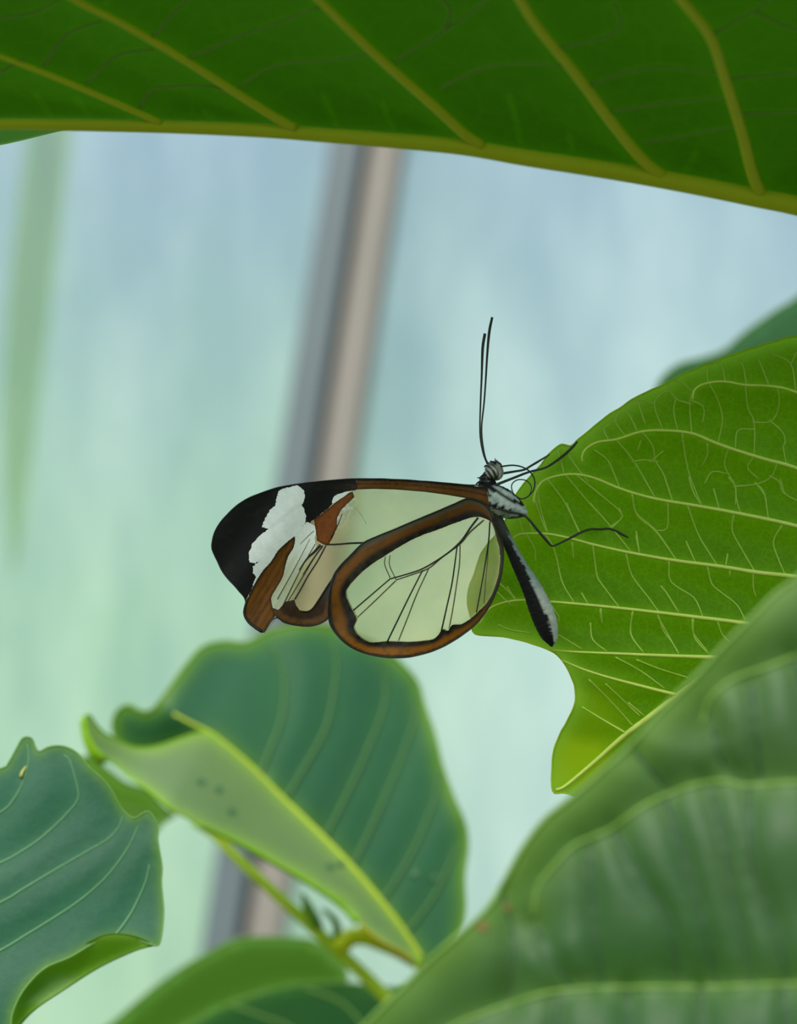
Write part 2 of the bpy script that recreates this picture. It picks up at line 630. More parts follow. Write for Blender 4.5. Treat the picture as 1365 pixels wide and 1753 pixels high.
# ---- bright leaf the butterfly clings to
M_R = leaf_mat('bright_leaf', lin((78, 122, 0)), lin((40, 84, 0)), lin((124, 174, 0)), lin((150, 176, 30)), lin((140, 180, 40)),
               trans=.5, rough=.6, spec=.2, noise_s=45, net=.26, blotch_lit_col=lin((150, 172, 10)), net_scale=1050)
M_RV = simple_mat('bright_vein', lin((222, 234, 118)), lin((206, 224, 96)), rough=.6, trans=0, scale=900)
R_out = [(1365, 577), (1330, 584), (1288, 596), (1247, 610), (1206, 626), (1172, 639), (1139, 657), (1098, 676), (1057, 701), (1023, 726), (992, 752),
         (978, 764), (960, 761), (941, 777), (920, 804), (891, 837), (876, 868), (862, 897), (845, 920), (826, 944), (814, 982), (804, 1006), (801, 1032),
         (808, 1062), (814, 1085), (854, 1089), (895, 1097), (940, 1112), (962, 1129), (976, 1152), (985, 1177), (986, 1202), (972, 1234), (955, 1266),
         (946, 1301), (947, 1353), (965, 1357), (1010, 1368), (1090, 1385), (1180, 1365), (1290, 1310), (1400, 1230), (1510, 1120), (1610, 990), (1650, 860),
         (1610, 720), (1530, 630), (1440, 588)]
R_mid = [(952, 1352), (969, 1345), (1022, 1301), (1072, 1257), (1160, 1192), (1260, 1120), (1380, 1035), (1500, 960), (1650, 870)]
R_sec = [
    [(1186, 684), (1189, 668), (1206, 657), (1239, 653), (1276, 659), (1317, 661), (1365, 672), (1500, 730), (1630, 875)],
    [(997, 790), (997, 780), (1003, 769), (1023, 757), (1057, 752), (1098, 739), (1139, 737), (1185, 742), (1222, 757), (1255, 769), (1309, 786), (1365, 802), (1480, 850), (1560, 920)],
    [(914, 862), (916, 845), (928, 825), (953, 815), (986, 812), (1019, 819), (1069, 839), (1123, 854), (1193, 866), (1264, 879), (1365, 901), (1450, 930), (1500, 960)],
    [(872, 930), (881, 920), (895, 914), (937, 914), (978, 922), (1015, 932), (1073, 945), (1152, 959), (1235, 970), (1297, 980), (1365, 988), (1425, 1003)],
    [(822, 1068), (825, 1061), (841, 1040), (883, 1028), (941, 1030), (1032, 1038), (1123, 1048), (1197, 1057), (1276, 1067), (1320, 1076)],
    [(946, 1113), (987, 1116), (1058, 1119), (1129, 1122), (1214, 1125), (1250, 1127)],
    [(962, 1130), (997, 1145), (1040, 1159), (1093, 1173), (1160, 1190)],
    [(997, 1210), (1029, 1230), (1072, 1255)]]
R_secr = [(1.8, 3.2), (1.8, 4.2), (1.6, 4.2), (1.6, 4.2), (1.4, 3.8), (1.5, 3.6), (1.4, 3.2), (.8, 2.2)]
A = lambda p: zc(p, 1000, 560, 3.74)
B = lambda p: zc(p, 800, 860, 4.55)
Cc = lambda p: zc(p, 1060, 820, 4.475)
Z6 = lambda p: zc(p, 800, 560, 2.416)
Z8 = lambda p: zc(p, 880, 960, 2.814)
R_tert = [A(p) for p in [
    [(805, 365), (850, 450), (885, 560), (880, 640), (860, 735)], [(1035, 385), (1050, 520), (1090, 610), (1090, 810)],
    [(1090, 610), (1195, 605), (1240, 540), (1250, 450), (1240, 400)], [(1195, 605), (1270, 670), (1290, 730), (1275, 760), (1295, 870)],
    [(690, 680), (678, 490), (700, 410), (740, 380)], [(678, 490), (590, 460), (550, 410), (500, 430), (450, 495), (505, 655)],
    [(700, 475), (760, 505), (770, 560), (760, 600)], [(380, 680), (440, 760), (460, 860), (510, 940), (565, 1105)],
    [(630, 690), (650, 830), (680, 960), (745, 1122)], [(210, 725), (320, 860), (450, 1080)], [(925, 780), (900, 890), (970, 1020), (970, 1122)],
    [(970, 1020), (1105, 1005), (1200, 960), (1230, 890)], [(1105, 1005), (1160, 1080), (1165, 1120)], [(340, 665), (290, 560), (240, 540), (200, 600), (260, 690)],
    [(155, 715), (125, 650), (160, 625), (190, 600)], [(905, 345), (880, 250), (840, 225), (790, 270), (795, 350)], [(1040, 375), (1020, 250), (1000, 225)],
    [(1185, 375), (1120, 210)], [(1355, 420), (1325, 235), (1220, 180), (1205, 160)], [(1325, 235), (1355, 170)], [(450, 495), (380, 465), (310, 480), (290, 540)],
    [(690, 410), (640, 360), (590, 345)], [(80, 795), (150, 850), (190, 930), (225, 1020)], [(320, 860), (390, 850), (460, 862)],
    [(590, 460), (575, 540), (600, 660)], [(970, 760), (985, 660), (1080, 655)], [(345, 480), (390, 610)], [(780, 990), (820, 925), (905, 935)],
    [(1105, 960), (1045, 900), (1075, 850)], [(345, 785), (360, 740)], [(1200, 960), (1250, 990), (1275, 1060), (1365, 1110)],
    [(550, 410), (545, 375)], [(430, 860), (500, 800)], [(790, 760), (790, 820), (760, 880)]]]
R_tert += [B(p) for p in [
    [(610, 250), (665, 340), (700, 440), (740, 620), (830, 775)], [(970, 20), (1120, 190), (1270, 375)], [(530, 0), (610, 210)], [(780, 20), (870, 230)],
    [(980, 340), (1010, 560), (1030, 610), (1180, 810)], [(1120, 190), (1210, 120), (1190, 60)], [(455, 240), (530, 370), (530, 450)],
    [(265, 640), (375, 745)], [(820, 330), (830, 430)], [(1040, 850), (1050, 940)], [(900, 720), (940, 790)],
    [(1320, 240), (1340, 380)], [(260, 960), (320, 990), (480, 1015)], [(640, 780), (720, 900), (700, 930)], [(400, 110), (440, 240)]]]
R_tert += [Cc(p) for p in [
    [(195, 0), (270, 130)], [(355, 0), (405, 155)], [(540, 0), (570, 100), (630, 200)], [(850, 0), (890, 55), (900, 160), (930, 255)],
    [(1050, 40), (1110, 100), (1145, 305)], [(730, 90), (765, 215)], [(105, 130), (140, 280), (280, 400), (430, 605)], [(375, 185), (370, 375), (290, 395)],
    [(530, 215), (570, 330), (620, 450), (745, 650)], [(880, 290), (865, 390), (930, 520), (1030, 690)], [(1240, 370), (1185, 470), (1200, 560), (1270, 725)],
    [(135, 420), (155, 560)], [(520, 490), (580, 625)], [(830, 590), (820, 655)], [(60, 590), (100, 740), (220, 900), (300, 1010)],
    [(385, 640), (400, 790), (575, 910), (640, 1050)], [(680, 680), (710, 800), (770, 860), (900, 960), (965, 1075)], [(1030, 700), (1030, 830), (1050, 895)],
    [(300, 1040), (340, 1160), (400, 1240), (450, 1320)], [(105, 1030), (90, 1190), (180, 1320)], [(565, 1085), (570, 1180), (670, 1310)],
    [(760, 1100), (790, 1190), (850, 1250)], [(850, 700), (850, 750)], [(330, 830), (370, 880), (450, 1010)], [(1240, 20), (1270, 110), (1330, 150)]]]
R_tert += [Z6(p) for p in [
    [(340, 640), (400, 720), (465, 845)], [(410, 615), (520, 745), (560, 785)], [(450, 610), (560, 700), (640, 770), (630, 800), (600, 830)],
    [(685, 700), (700, 770), (780, 840), (860, 955)], [(700, 870), (712, 930)], [(290, 660), (300, 740), (330, 840)], [(380, 520), (400, 600)],
    [(400, 500), (440, 560), (500, 640)], [(240, 740), (270, 850)], [(170, 1080), (200, 1130)], [(180, 1150), (120, 1090)]]]
R_tert += [Z8(p) for p in [
    [(370, 310), (380, 380), (440, 430)], [(570, 260), (565, 355), (620, 435)], [(700, 280), (790, 440)], [(865, 290), (870, 370), (930, 440)],
    [(500, 470), (610, 530), (720, 610)], [(220, 360), (320, 420)], [(370, 580), (470, 680), (570, 790)], [(450, 600), (600, 740)], [(420, 240), (425, 300)],
    [(600, 480), (700, 520), (830, 560)], [(560, 690), (620, 740)]]]


def extend(p, k=4.0):
    a = np.array(p, float)
    u = a[0] - a[1]; v_ = a[-1] - a[-2]
    return [tuple(a[0] + u / np.hypot(*u) * k)] + list(p) + [tuple(a[-1] + v_ / np.hypot(*v_) * k)]


R_tert = [extend(p) for p in R_tert]


def dR(x, y):
    return 0.3033 + 0.0022 * ((np.asarray(x, float) - 1000) / 400) ** 2 + 0.0006 * np.sin((y - 700) / 90.) + 0.004 * ss(1120, 1360, y)


leafR, depR = leaf('sharp bright green leaf with pale net of veins that the butterfly clings to', R_out, dR, M_R, M_RV,
                   tmat=simple_mat('small_vein', lin((176, 204, 80)), lin((158, 192, 62)), rough=.6, scale=900),
                   blotch_lit=lambda x, y: np.clip(.95 * ss(1235, 1290, y - (x - 950) * .25 + 8 * vnoise(x, y, 25)) * ss(1080, 1000, x) + .45 * ss(1120, 1230, y) * ss(1120, 1010, x) + .45 * ss(960, 880, x) * ss(960, 860, y), 0, 1),  # yellow tip colour, plus a lit patch beside the body painted in
                   mids=[R_mid], mid_r=[(2.5, 13)], secs=R_sec, sec_rs=R_secr, terts=R_tert, tert_r=1.6, step=8, relief=.0012, rl=32, tert_relief=.0005,
                   rim_w=16, margin_r=1.7, mmat=simple_mat('yellow_margin', lin((214, 232, 70)), lin((196, 220, 50)), rough=.7, trans=.5, spec=.1), vg=.5, vein_w=2.5, stem=(1650, 870), wave=(1.2, 18))

# ---- big leaf overhead, seen from below
M_T = leaf_mat('overhead_leaf', lin((24, 54, 0)), lin((34, 66, 4)), lin((44, 92, 0)), lin((80, 110, 20)), lin((70, 112, 30)),
               trans=.5, rough=.6, spec=.15, noise_s=30, net=.12, net_scale=260)
M_TV = simple_mat('overhead_vein', lin((206, 212, 30)), lin((188, 202, 24)), rough=.6, trans=0, scale=300)
M_TV2 = simple_mat('overhead_small_vein', lin((138, 180, 80)), lin((120, 168, 60)), rough=.7, trans=.2, scale=300)
T_mid = [(-160, 214), (-20, 211), (150, 213), (300, 216), (450, 222), (560, 230), (700, 241), (800, 251), (900, 268), (1000, 283), (1100, 299), (1200, 317), (1300, 337), (1365, 350), (1500, 384), (1640, 430)]
T_out = [(-170, 212)] + T_mid[1:-1] + [(1640, 425), (1660, 250), (1600, 20), (1480, -170), (1200, -330), (800, -390), (350, -350), (0, -220), (-150, -40), (-200, 120)]
T_sec = [[(275, 210), (240, 194), (180, 168), (90, 130), (0, 96), (-80, 66), (-150, 20)], [(505, 218), (475, 202), (420, 168), (300, 92), (200, 35), (130, 0), (40, -60), (-20, -140)],
         [(825, 248), (795, 228), (740, 178), (640, 90), (560, 12), (520, -30), (430, -150), (390, -260)], [(1135, 300), (1100, 272), (1050, 212), (985, 125), (920, 45), (885, -10), (800, -150), (770, -280)],
         [(1305, 335), (1288, 295), (1270, 225), (1240, 130), (1215, 60), (1160, -10), (1060, -140), (1020, -260)], [(1500, 380), (1470, 200), (1450, 50), (1380, -100)]]
T_secr = [(7, 4), (9, 5), (10, 6), (11, 7), (11, 8), (11, 6)]
T_tert = [[(325, 98), (400, 65), (470, 40), (545, 12)], [(262, 62), (300, 20), (330, -10)], [(175, 22), (195, -15)], [(148, 142), (200, 95), (262, 84)], [(75, 112), (112, 60), (172, 36)],
          [(410, 148), (470, 112), (560, 102), (640, 92)], [(240, 184), (265, 152), (350, 146), (400, 160)], [(675, 105), (760, 52), (835, 0), (870, -20)], [(760, 52), (768, 10), (700, -30)],
          [(755, 150), (830, 115), (900, 108), (965, 112)], [(892, 255), (884, 205), (872, 165)], [(555, 165), (578, 215)], [(672, 220), (655, 178)], [(960, 80), (1030, 65), (1062, 42), (1050, 5)],
          [(1008, 145), (1110, 115), (1235, 125)], [(1045, 190), (1130, 178), (1250, 165)], [(1100, 245), (1170, 232), (1265, 215)], [(1222, 58), (1290, 18), (1340, -20)], [(1172, 295), (1192, 262)],
          [(1245, 135), (1310, 128), (1400, 122), (1460, 130)], [(1265, 195), (1365, 190), (1465, 180)], [(1290, 18), (1365, 50), (1450, 40)], [(-10, 130), (40, 100)], [(60, 160), (92, 207)], [(130, 168), (160, 208)],
          [(982, 262), (975, 235)], [(0, 30), (60, 20), (100, 0)], [(350, 190), (372, 212)]]


def dT(x, y):
    x = np.asarray(x, float); y = np.asarray(y, float)
    my = np.interp(x, [p[0] for p in T_mid], [p[1] for p in T_mid])
    return 0.276 - 0.00009 * (my - y) + 0.001 * np.sin(x / 170.)


leafT, depT = leaf('large dark green leaf overhead seen from below along its yellow midrib', T_out, dT, M_T, M_TV,
                   mids=[T_mid], mid_r=[(10, 21)], secs=T_sec, sec_rs=T_secr, step=7, relief=.0016, rl=50,
                   terts=(), rim_w=6, margin_r=1.2, vg=.6, vein_w=5, stem=(1640, 430), attr_lines=T_tert)
T_tube = [p for p in T_tert if max(abs(p[0][0] - p[-1][0]), 0) > 34]
V, Fc = join(tubes(T_tube, depT, [(3.6, 2.6)] * len(T_tube), sides=6, lift=.3))
o = mesh('vein_network', V, Fc, M_TV2, leafT, leafT.location); o['kind'] = 'stuff'
# its other half, folded back and away behind the midrib
g = 60; V = []; Fc = []; rim = []
for i in range(g + 1):
    x = -170 + 1800 * i / g
    my = float(np.interp(x, [p[0] for p in T_mid], [p[1] for p in T_mid]))
    drop = 44 * (1 - float(ss(-60, 190, np.array(x))))
    for j in range(7):
        s = j / 6
        y = my + s * drop - (40 * s * float(ss(100, 400, np.array(x))))
        V.append(P(x, y + 4 * (1 - s), 0.278 + .05 * s * (1 if x > 100 else .5)))
        rim.append(.6 if s == 1 else .0)
for i in range(g):
    for j in range(6):
        a = i * 7 + j
        Fc.append((a, a + 1, a + 8, a + 7))
mesh('folded_half', [tuple(v) for v in V], Fc, M_T, leafT, leafT.location, attrs={'rim': rim, 'vein': [0] * len(V)})

# ---- blurred leaf close to the lens, lower right corner
M_F = leaf_mat('near_leaf', lin((68, 98, 54)), lin((46, 84, 42)), lin((70, 120, 24)), lin((108, 142, 50)), lin((104, 138, 62)),
               trans=.35, rough=.5, spec=.35, noise_s=30, net=.0, coat=.1, coat_rough=.5)
M_FV = simple_mat('near_vein', lin((118, 152, 64)), lin((104, 140, 56)), rough=.5, trans=0, scale=300)
F_out = [(1400, 955), (1365, 990), (1330, 1015), (1290, 1055), (1240, 1105), (1190, 1160), (1130, 1220), (1080, 1275), (1025, 1325), (975, 1368), (930, 1405), (890, 1460), (860, 1515), (830, 1560), (790, 1597), (740, 1640), (690, 1690),
         (640, 1740), (590, 1800), (560, 1900), (640, 2050), (900, 2200), (1300, 2250), (1700, 2050), (1850, 1600), (1780, 1200), (1620, 1000), (1500, 930)]
Z5 = lambda p: zc(p, 640, 1000, 1.883)
F_sec = [[(1700, 1420), (1500, 1345), (1365, 1340), (1283, 1345), (1229, 1337), (1171, 1350), (1107, 1377), (1044, 1420), (985, 1446), (948, 1483), (921, 1520), (913, 1573)],
         [(1750, 1740), (1500, 1690), (1365, 1685), (1224, 1690), (1091, 1690), (959, 1696), (879, 1717), (820, 1738), (770, 1760), (720, 1800)],
         [(1620, 1150), (1480, 1100), (1400, 1110), (1320, 1140), (1251, 1165), (1213, 1202), (1203, 1240)],
         [(1700, 2000), (1400, 1960), (1100, 1960), (900, 1990), (800, 2050)]]
F_tert = [[(1054, 1425), (1102, 1515), (1144, 1573), (1166, 1685)], [(915, 1585), (959, 1658), (980, 1690)], [(1010, 1450), (1018, 1584), (1033, 1685)], [(1139, 1365), (1176, 1478), (1203, 1573), (1229, 1685)],
          [(1283, 1345), (1288, 1478), (1325, 1579), (1352, 1685)], [(1090, 1290), (1150, 1355)], Z5([(1090, 420), (1120, 560), (1190, 640)]), Z5([(1220, 330), (1250, 640)]),
          [(1075, 1700), (1080, 1800), (1110, 1950)], [(1200, 1695), (1210, 1800), (1240, 1955)], [(1340, 1690), (1360, 1820), (1380, 1955)], [(960, 1700), (950, 1800), (980, 1960)], [(1400, 1350), (1430, 1500), (1480, 1690)],
          [(1365, 1130), (1390, 1250), (1420, 1340)], [(860, 1530), (880, 1620), (870, 1715)], [(1215, 1340), (1240, 1440), (1262, 1560), (1290, 1685)]]


def dF(x, y):
    x = np.asarray(x, float); y = np.asarray(y, float)
    return 0.222 - 0.00001 * (y - 1400) - 0.00001 * (x - 1000) + .0006 * vnoise(x, y, 120)


leafF, depF = leaf('large out of focus green leaf with raised quilted blade in the lower right corner', F_out, dF, M_F, M_FV,
                   secs=F_sec, sec_r=(4, 3), terts=F_tert, tert_r=4.5, step=14, relief=-.0012, rl=50, tert_relief=-.0009,
                   rim_w=42, margin_r=4, vg=.55, vein_w=8, tmat=simple_mat('crease_shade', lin((40, 74, 36)), lin((36, 70, 36)), rough=.7), stem=(1850, 1600))  # dark tubes paint the shadow in the sunken creases
spot = simple_mat('brown_spot', lin((126, 92, 52)), lin((110, 100, 50)), rough=.8)
for (sx, sy, sr) in ((827, 1586, 10), (869, 1553, 7)):
    d = float(depF(np.array([sx]), np.array([sy]))[0])
    ang = np.linspace(0, 2 * math.pi, 15)[:-1]
    rr = sr * (1 + .25 * np.sin(3 * ang + sx))
    x = np.r_[sx, sx + rr * np.cos(ang)]; y = np.r_[sy, sy + .8 * rr * np.sin(ang)]
    V = PN(x, y, depF(x, y) - 0.0002)
    mesh('brown_spot', V, [(0, 1 + k, 1 + (k + 1) % 14) for k in range(14)], spot, leafF, leafF.location)

# ---- folded leaf behind and below the butterfly
M_M = leaf_mat('folded_leaf', lin((46, 98, 62)), lin((34, 84, 60)), lin((60, 120, 40)), lin((104, 144, 14)), lin((76, 120, 60)),
               trans=.3, rough=.5, spec=.3, noise_s=24, net=0, coat=.08, coat_rough=.5)
M_M2 = leaf_mat('folded_leaf_skylit', lin((122, 144, 84)), lin((108, 134, 82)), lin((116, 150, 40)), lin((150, 180, 60)), lin((130, 166, 90)),
                trans=.3, rough=.36, noise_s=24, net=0, coat=.3, coat_rough=.45)  # lighter copy: sky light on the up-facing half painted into the colour
M_MV = simple_mat('folded_vein', lin((186, 200, 50)), lin((166, 186, 44)), rough=.6, trans=0)
M_MV2 = simple_mat('folded_side_vein', lin((70, 116, 56)), lin((64, 108, 52)), rough=.5, trans=.2)
M_ME = simple_mat('bright_margin', lin((140, 184, 4)), lin((120, 170, 6)), rough=.6, trans=0)
M_mid = [(297, 1222), (325, 1237), (361, 1255), (381, 1270), (412, 1296), (443, 1324), (480, 1362), (550, 1430), (605, 1487), (650, 1540), (690, 1592), (722, 1642)]
MR_out = [(197, 1262), (193, 1236), (204, 1214), (222, 1207), (242, 1217), (262, 1214), (290, 1177), (325, 1130), (350, 1106), (385, 1098), (422, 1100), (460, 1080), (520, 1068), (580, 1076), (650, 1106), (690, 1138), (716, 1170),
          (726, 1205), (745, 1260), (757, 1310), (777, 1365), (796, 1410), (801, 1450), (795, 1500), (796, 1560), (786, 1605), (760, 1650), (726, 1652)] + M_mid[::-1][0:1] + [(690, 1600), (650, 1548), (605, 1495), (550, 1438), (480, 1370), (412, 1304), (361, 1264), (320, 1275), (260, 1290), (215, 1285)]
Z3 = lambda p: zc(p, 430, 1060, 3.4125)
MR_sec = [[(445, 1326), (462, 1283), (480, 1236), (487, 1177), (480, 1133), (462, 1108)], [(489, 1368), (518, 1318), (556, 1250), (571, 1186), (576, 1133), (570, 1100)],
          [(556, 1434), (594, 1359), (629, 1283), (658, 1206), (658, 1150), (650, 1125)], [(603, 1484), (647, 1391), (682, 1309), (708, 1236), (714, 1190)], [(654, 1544), (705, 1460), (740, 1380), (755, 1320)], [(695, 1600), (745, 1530), (782, 1450)]]


def dM(x, y):
    x = np.asarray(x, float); y = np.asarray(y, float)
    dl = dist(x.ravel(), y.ravel(), spline(M_mid, 3)).reshape(x.shape)
    return 0.440 + 0.00006 * dl + .0007 * np.sin(x / 55. + y / 160.)


leafM, depM = leaf('folded leaf behind the butterfly with pale glossy half and dark teal half', MR_out, dM, M_M, M_MV2, mids=(), secs=MR_sec, sec_r=(4.5, 3.0),
                   step=14, relief=-.0010, rl=45, rim_w=15, margin_r=2.5, vg=.25, vein_w=5, stem=(722, 1642), lam_name='dark_half', mmat=simple_mat('soft_margin', lin((110, 150, 40)), rough=.6))
ML_out = [(140, 1232), (152, 1223), (163, 1238), (175, 1252), (197, 1265), (232, 1280), (271, 1278), (309, 1265), (348, 1254)] + M_mid[3:] + [(722, 1648), (697, 1643), (668, 1620), (635, 1599), (618, 1582), (603, 1558), (577, 1538), (542, 1517), (518, 1500),
          (483, 1482), (448, 1461), (400, 1436), (348, 1414), (325, 1402), (297, 1388), (274, 1368), (245, 1346), (217, 1326), (194, 1306), (172, 1300), (150, 1275), (141, 1255)]


def dML(x, y):
    x = np.asarray(x, float); y = np.asarray(y, float)
    dl = dist(x.ravel(), y.ravel(), spline(M_mid, 3)).reshape(x.shape)
    return 0.438 - 0.00022 * dl + .001 * np.sin(x / 60.)


leaf('', ML_out, dML, M_M2, M_MV, mmat=M_ME, mids=[M_mid], mid_r=[(2.5, 5.5)], step=14, relief=0.0, rim_w=12, margin_r=2.0, vg=.2, vein_w=5, root=leafM, lam_name='pale_half')
for p, r in (([(142, 1230), (148, 1262), (162, 1290), (178, 1303)], (5, 11)), ([(340, 1412), (400, 1440), (455, 1470), (520, 1507), (577, 1545), (612, 1580)], (4, 5))):
    V, Fc = tubes([p], lambda x, y: dML(x, y) - .001, [r], flat=.5)[0]
    mesh('curled_margin', V, Fc, M_ME, leafM, leafM.location)
V, Fc = tubes([[(618, 1584), (650, 1612), (680, 1628), (704, 1646)]], lambda x, y: dML(x, y) - .001, [(3, 7)], flat=.5)[0]
mesh('curled_margin', V, Fc, simple_mat('brown_green_margin', lin((186, 190, 10)), lin((170, 140, 20)), trans=0), leafM, leafM.location)
for (sx, sy) in ((345, 1337), (376, 1350), (398, 1388), (584, 1478), (566, 1482), (710, 1495), (744, 1502)):
    ang = np.linspace(0, 2 * math.pi, 11)[:-1]
    x = np.r_[sx, sx + 7 * np.cos(ang)]; y = np.r_[sy, sy + 5 * np.sin(ang)]
    right_half = sx > 600
    V = PN(x, y, (depM(x, y) if right_half else dML(x, y)) - .0006)
    mesh('dark_speck', V, [(0, 1 + k, 1 + (k + 1) % 10) for k in range(10)], simple_mat('dark_speck', lin((74, 116, 70))), leafM, leafM.location)

# ---- stem and node under the folded leaf
M_ST = simple_mat('green_stem', lin((190, 214, 40)), lin((170, 200, 34)), rough=.6, trans=0, scale=120)
sd = lambda x, y: 0.452 + 0 * np.asarray(x, float)
st = empty('plant_stem', P(700, 1750, .452), 'thin yellow-green stem slanting down beneath the folded leaf', 'stem')
V, Fc = tubes([[(330, 1404), (369, 1430), (404, 1467), (448, 1508), (492, 1549), (536, 1588), (580, 1629), (615, 1661), (650, 1696), (710, 1760), (800, 1860)]], sd, [(8, 14)], lift=0, sides=12)[0]
mesh('stalk', V, Fc, M_ST, st, st.location)
V, Fc = tubes([[(580, 1622), (602, 1604), (625, 1604), (650, 1614), (680, 1628), (712, 1648), (735, 1665)]], sd, [(17, 9)], lift=0, sides=12)[0]
mesh('leaf_stalk', V, Fc, simple_mat('yellow_stalk', lin((226, 228, 10)), lin((206, 214, 10)), trans=0), st, st.location)
M_BUD = simple_mat('bud_green', lin((104, 150, 30)), trans=0)
for p, r in (([(552, 1600), (538, 1580), (528, 1556), (518, 1530)], [6, 13, 10, 3]), ([(566, 1614), (578, 1596), (572, 1574), (552, 1556)], [5, 7, 6, 3])):
    q = resample(spline([(*a, b) for a, b in zip(p, r)], 5), 4)
    V, Fc = tube_geo(PN(q[:, 0], q[:, 1], .452), q[:, 2] * .452 / F, 10)
    mesh('bud', V, Fc, M_BUD, st, st.location)

# ---- left leaf with curled lower margin
M_L = leaf_mat('blue_green_leaf', lin((42, 100, 76)), lin((36, 88, 66)), lin((50, 120, 60)), lin((96, 136, 40)), lin((90, 140, 90)),
               trans=.25, rough=.5, spec=.3, noise_s=60, net=.08, net_scale=500, coat=.1, coat_rough=.5)
M_LV = simple_mat('blue_green_vein', lin((120, 172, 122)), lin((108, 160, 110)), rough=.5, trans=.2)
L_out = [(0, 1316), (15, 1305), (30, 1278), (40, 1263), (54, 1264), (60, 1278), (67, 1287), (83, 1279), (104, 1277), (125, 1284), (140, 1297), (152, 1313), (179, 1337), (194, 1358), (209, 1385), (228, 1401), (242, 1394), (253, 1389), (262, 1397),
         (271, 1418), (270, 1439), (277, 1483), (276, 1513), (280, 1558), (277, 1597), (271, 1618), (256, 1616), (224, 1606), (185, 1604), (155, 1618), (119, 1639), (83, 1654), (60, 1672), (36, 1702), (20, 1740), (12, 1790), (-60, 1880), (-220, 1820), (-340, 1660),
         (-340, 1480), (-220, 1370), (-90, 1335)]
L_sec = [[(-300, 1590), (-150, 1545), (0, 1477), (24, 1465), (60, 1442), (89, 1418), (113, 1394), (134, 1366), (128, 1328), (119, 1301), (110, 1292)], [(-250, 1640), (-120, 1600), (0, 1545), (39, 1522), (89, 1492), (134, 1466), (160, 1451), (185, 1436), (204, 1415), (210, 1398)],
         [(-200, 1700), (-100, 1675), (0, 1627), (45, 1600), (89, 1573), (134, 1543), (173, 1510), (203, 1475), (224, 1442), (236, 1415)], [(190, 1605), (203, 1594), (224, 1564), (239, 1534), (250, 1507), (256, 1480)],
         [(-260, 1520), (-100, 1450), (0, 1391), (24, 1367), (39, 1340), (48, 1310), (49, 1287), (46, 1274)]]


def dL(x, y):
    x = np.asarray(x, float); y = np.asarray(y, float)
    return 0.328 + 0.00002 * (1500 - y) + .00012 * np.sin(y / 28. + x / 90.)


leafL, depL = leaf('blue-green leaf with scalloped edge and a rolled bright lower margin', L_out, dL, M_L, M_LV, secs=L_sec, sec_r=(2.2, 1.0), step=10, relief=-.00025, rl=30,
                   rim_w=9, margin_r=1.6, vg=.2, vein_w=3, stem=(-340, 1600), mmat=simple_mat('leaf_edge', lin((112, 156, 70))))
cu_o = [(272, 1618), (256, 1613), (224, 1601), (185, 1599), (155, 1611), (119, 1632), (83, 1646), (60, 1664), (33, 1694), (18, 1735), (10, 1790), (30, 1760), (60, 1728), (110, 1694), (170, 1656), (230, 1628), (262, 1619)]
M_CU = leaf_mat('curl_underside', lin((86, 136, 18)), lin((74, 124, 12)), lin((110, 160, 10)), lin((140, 176, 50)), lin((120, 160, 40)), trans=.4, rough=.5)
leaf('', cu_o, lambda x, y: .3262 + .0008 * np.sin(np.asarray(y, float) / 20.), M_CU, M_CU, step=8, relief=0, margin_r=1.3, rim_w=6, root=leafL, lam_name='rolled_margin')
V, Fc = tubes([[(36, 1330), (38, 1322), (45, 1312)]], dL, [(3.5, 1.5)], lift=1)[0]
mesh('yellow_nick', V, Fc, simple_mat('pale_yellow', lin((196, 200, 100))), leafL, leafL.location)

# ---- olive leaf peeping between, bottom leaf, far right leaf
M_O = leaf_mat('olive_leaf', lin((92, 136, 44)), lin((80, 126, 38)), lin((110, 160, 30)), lin((110, 150, 50)), lin((120, 150, 60)), trans=.4, rough=.5, noise_s=20)
M_OV = simple_mat('olive_vein', lin((112, 150, 52)), rough=.5, trans=.2)
leaf('small olive-green leaf showing between the blue-green leaf and the folded leaf', [(150, 1295), (185, 1318), (215, 1340), (250, 1352), (285, 1385), (300, 1396), (280, 1408), (255, 1440), (200, 1490), (130, 1480), (90, 1400), (110, 1320)],
     lambda x, y: .462 + 0 * np.asarray(x, float), M_O, M_OV, mids=[[(100, 1390), (180, 1380), (290, 1395)]], mid_r=[(3, 2)], step=14, relief=-.001, margin_r=2, rim_w=10, stem=(100, 1400))
B_mid = [(250, 1820), (300, 1775), (344, 1747), (389, 1724), (439, 1705), (496, 1691), (542, 1686), (584, 1684)]
B_up = [(150, 1790), (195, 1750), (230, 1720), (279, 1680), (325, 1649), (363, 1628), (393, 1612), (424, 1605), (485, 1605), (538, 1611), (569, 1634), (592, 1660), (590, 1684)]
M_B = leaf_mat('low_leaf', lin((66, 104, 18)), lin((58, 98, 16)), lin((80, 130, 8)), lin((100, 150, 60)), lin((110, 150, 40)), trans=.4, rough=.6, spec=.1, noise_s=18)
M_B2 = leaf_mat('low_leaf_shaded', lin((26, 68, 18)), lin((36, 80, 34)), lin((36, 90, 16)), lin((60, 110, 40)), lin((70, 120, 50)), trans=.3, rough=.6, spec=.1, noise_s=18)  # darker copy: shade of the down-turned half painted into the colour


def dB(x, y):
    x = np.asarray(x, float); y = np.asarray(y, float)
    dl = dist(x.ravel(), y.ravel(), spline(B_mid, 3)).reshape(x.shape)
    return .50 + .00005 * dl


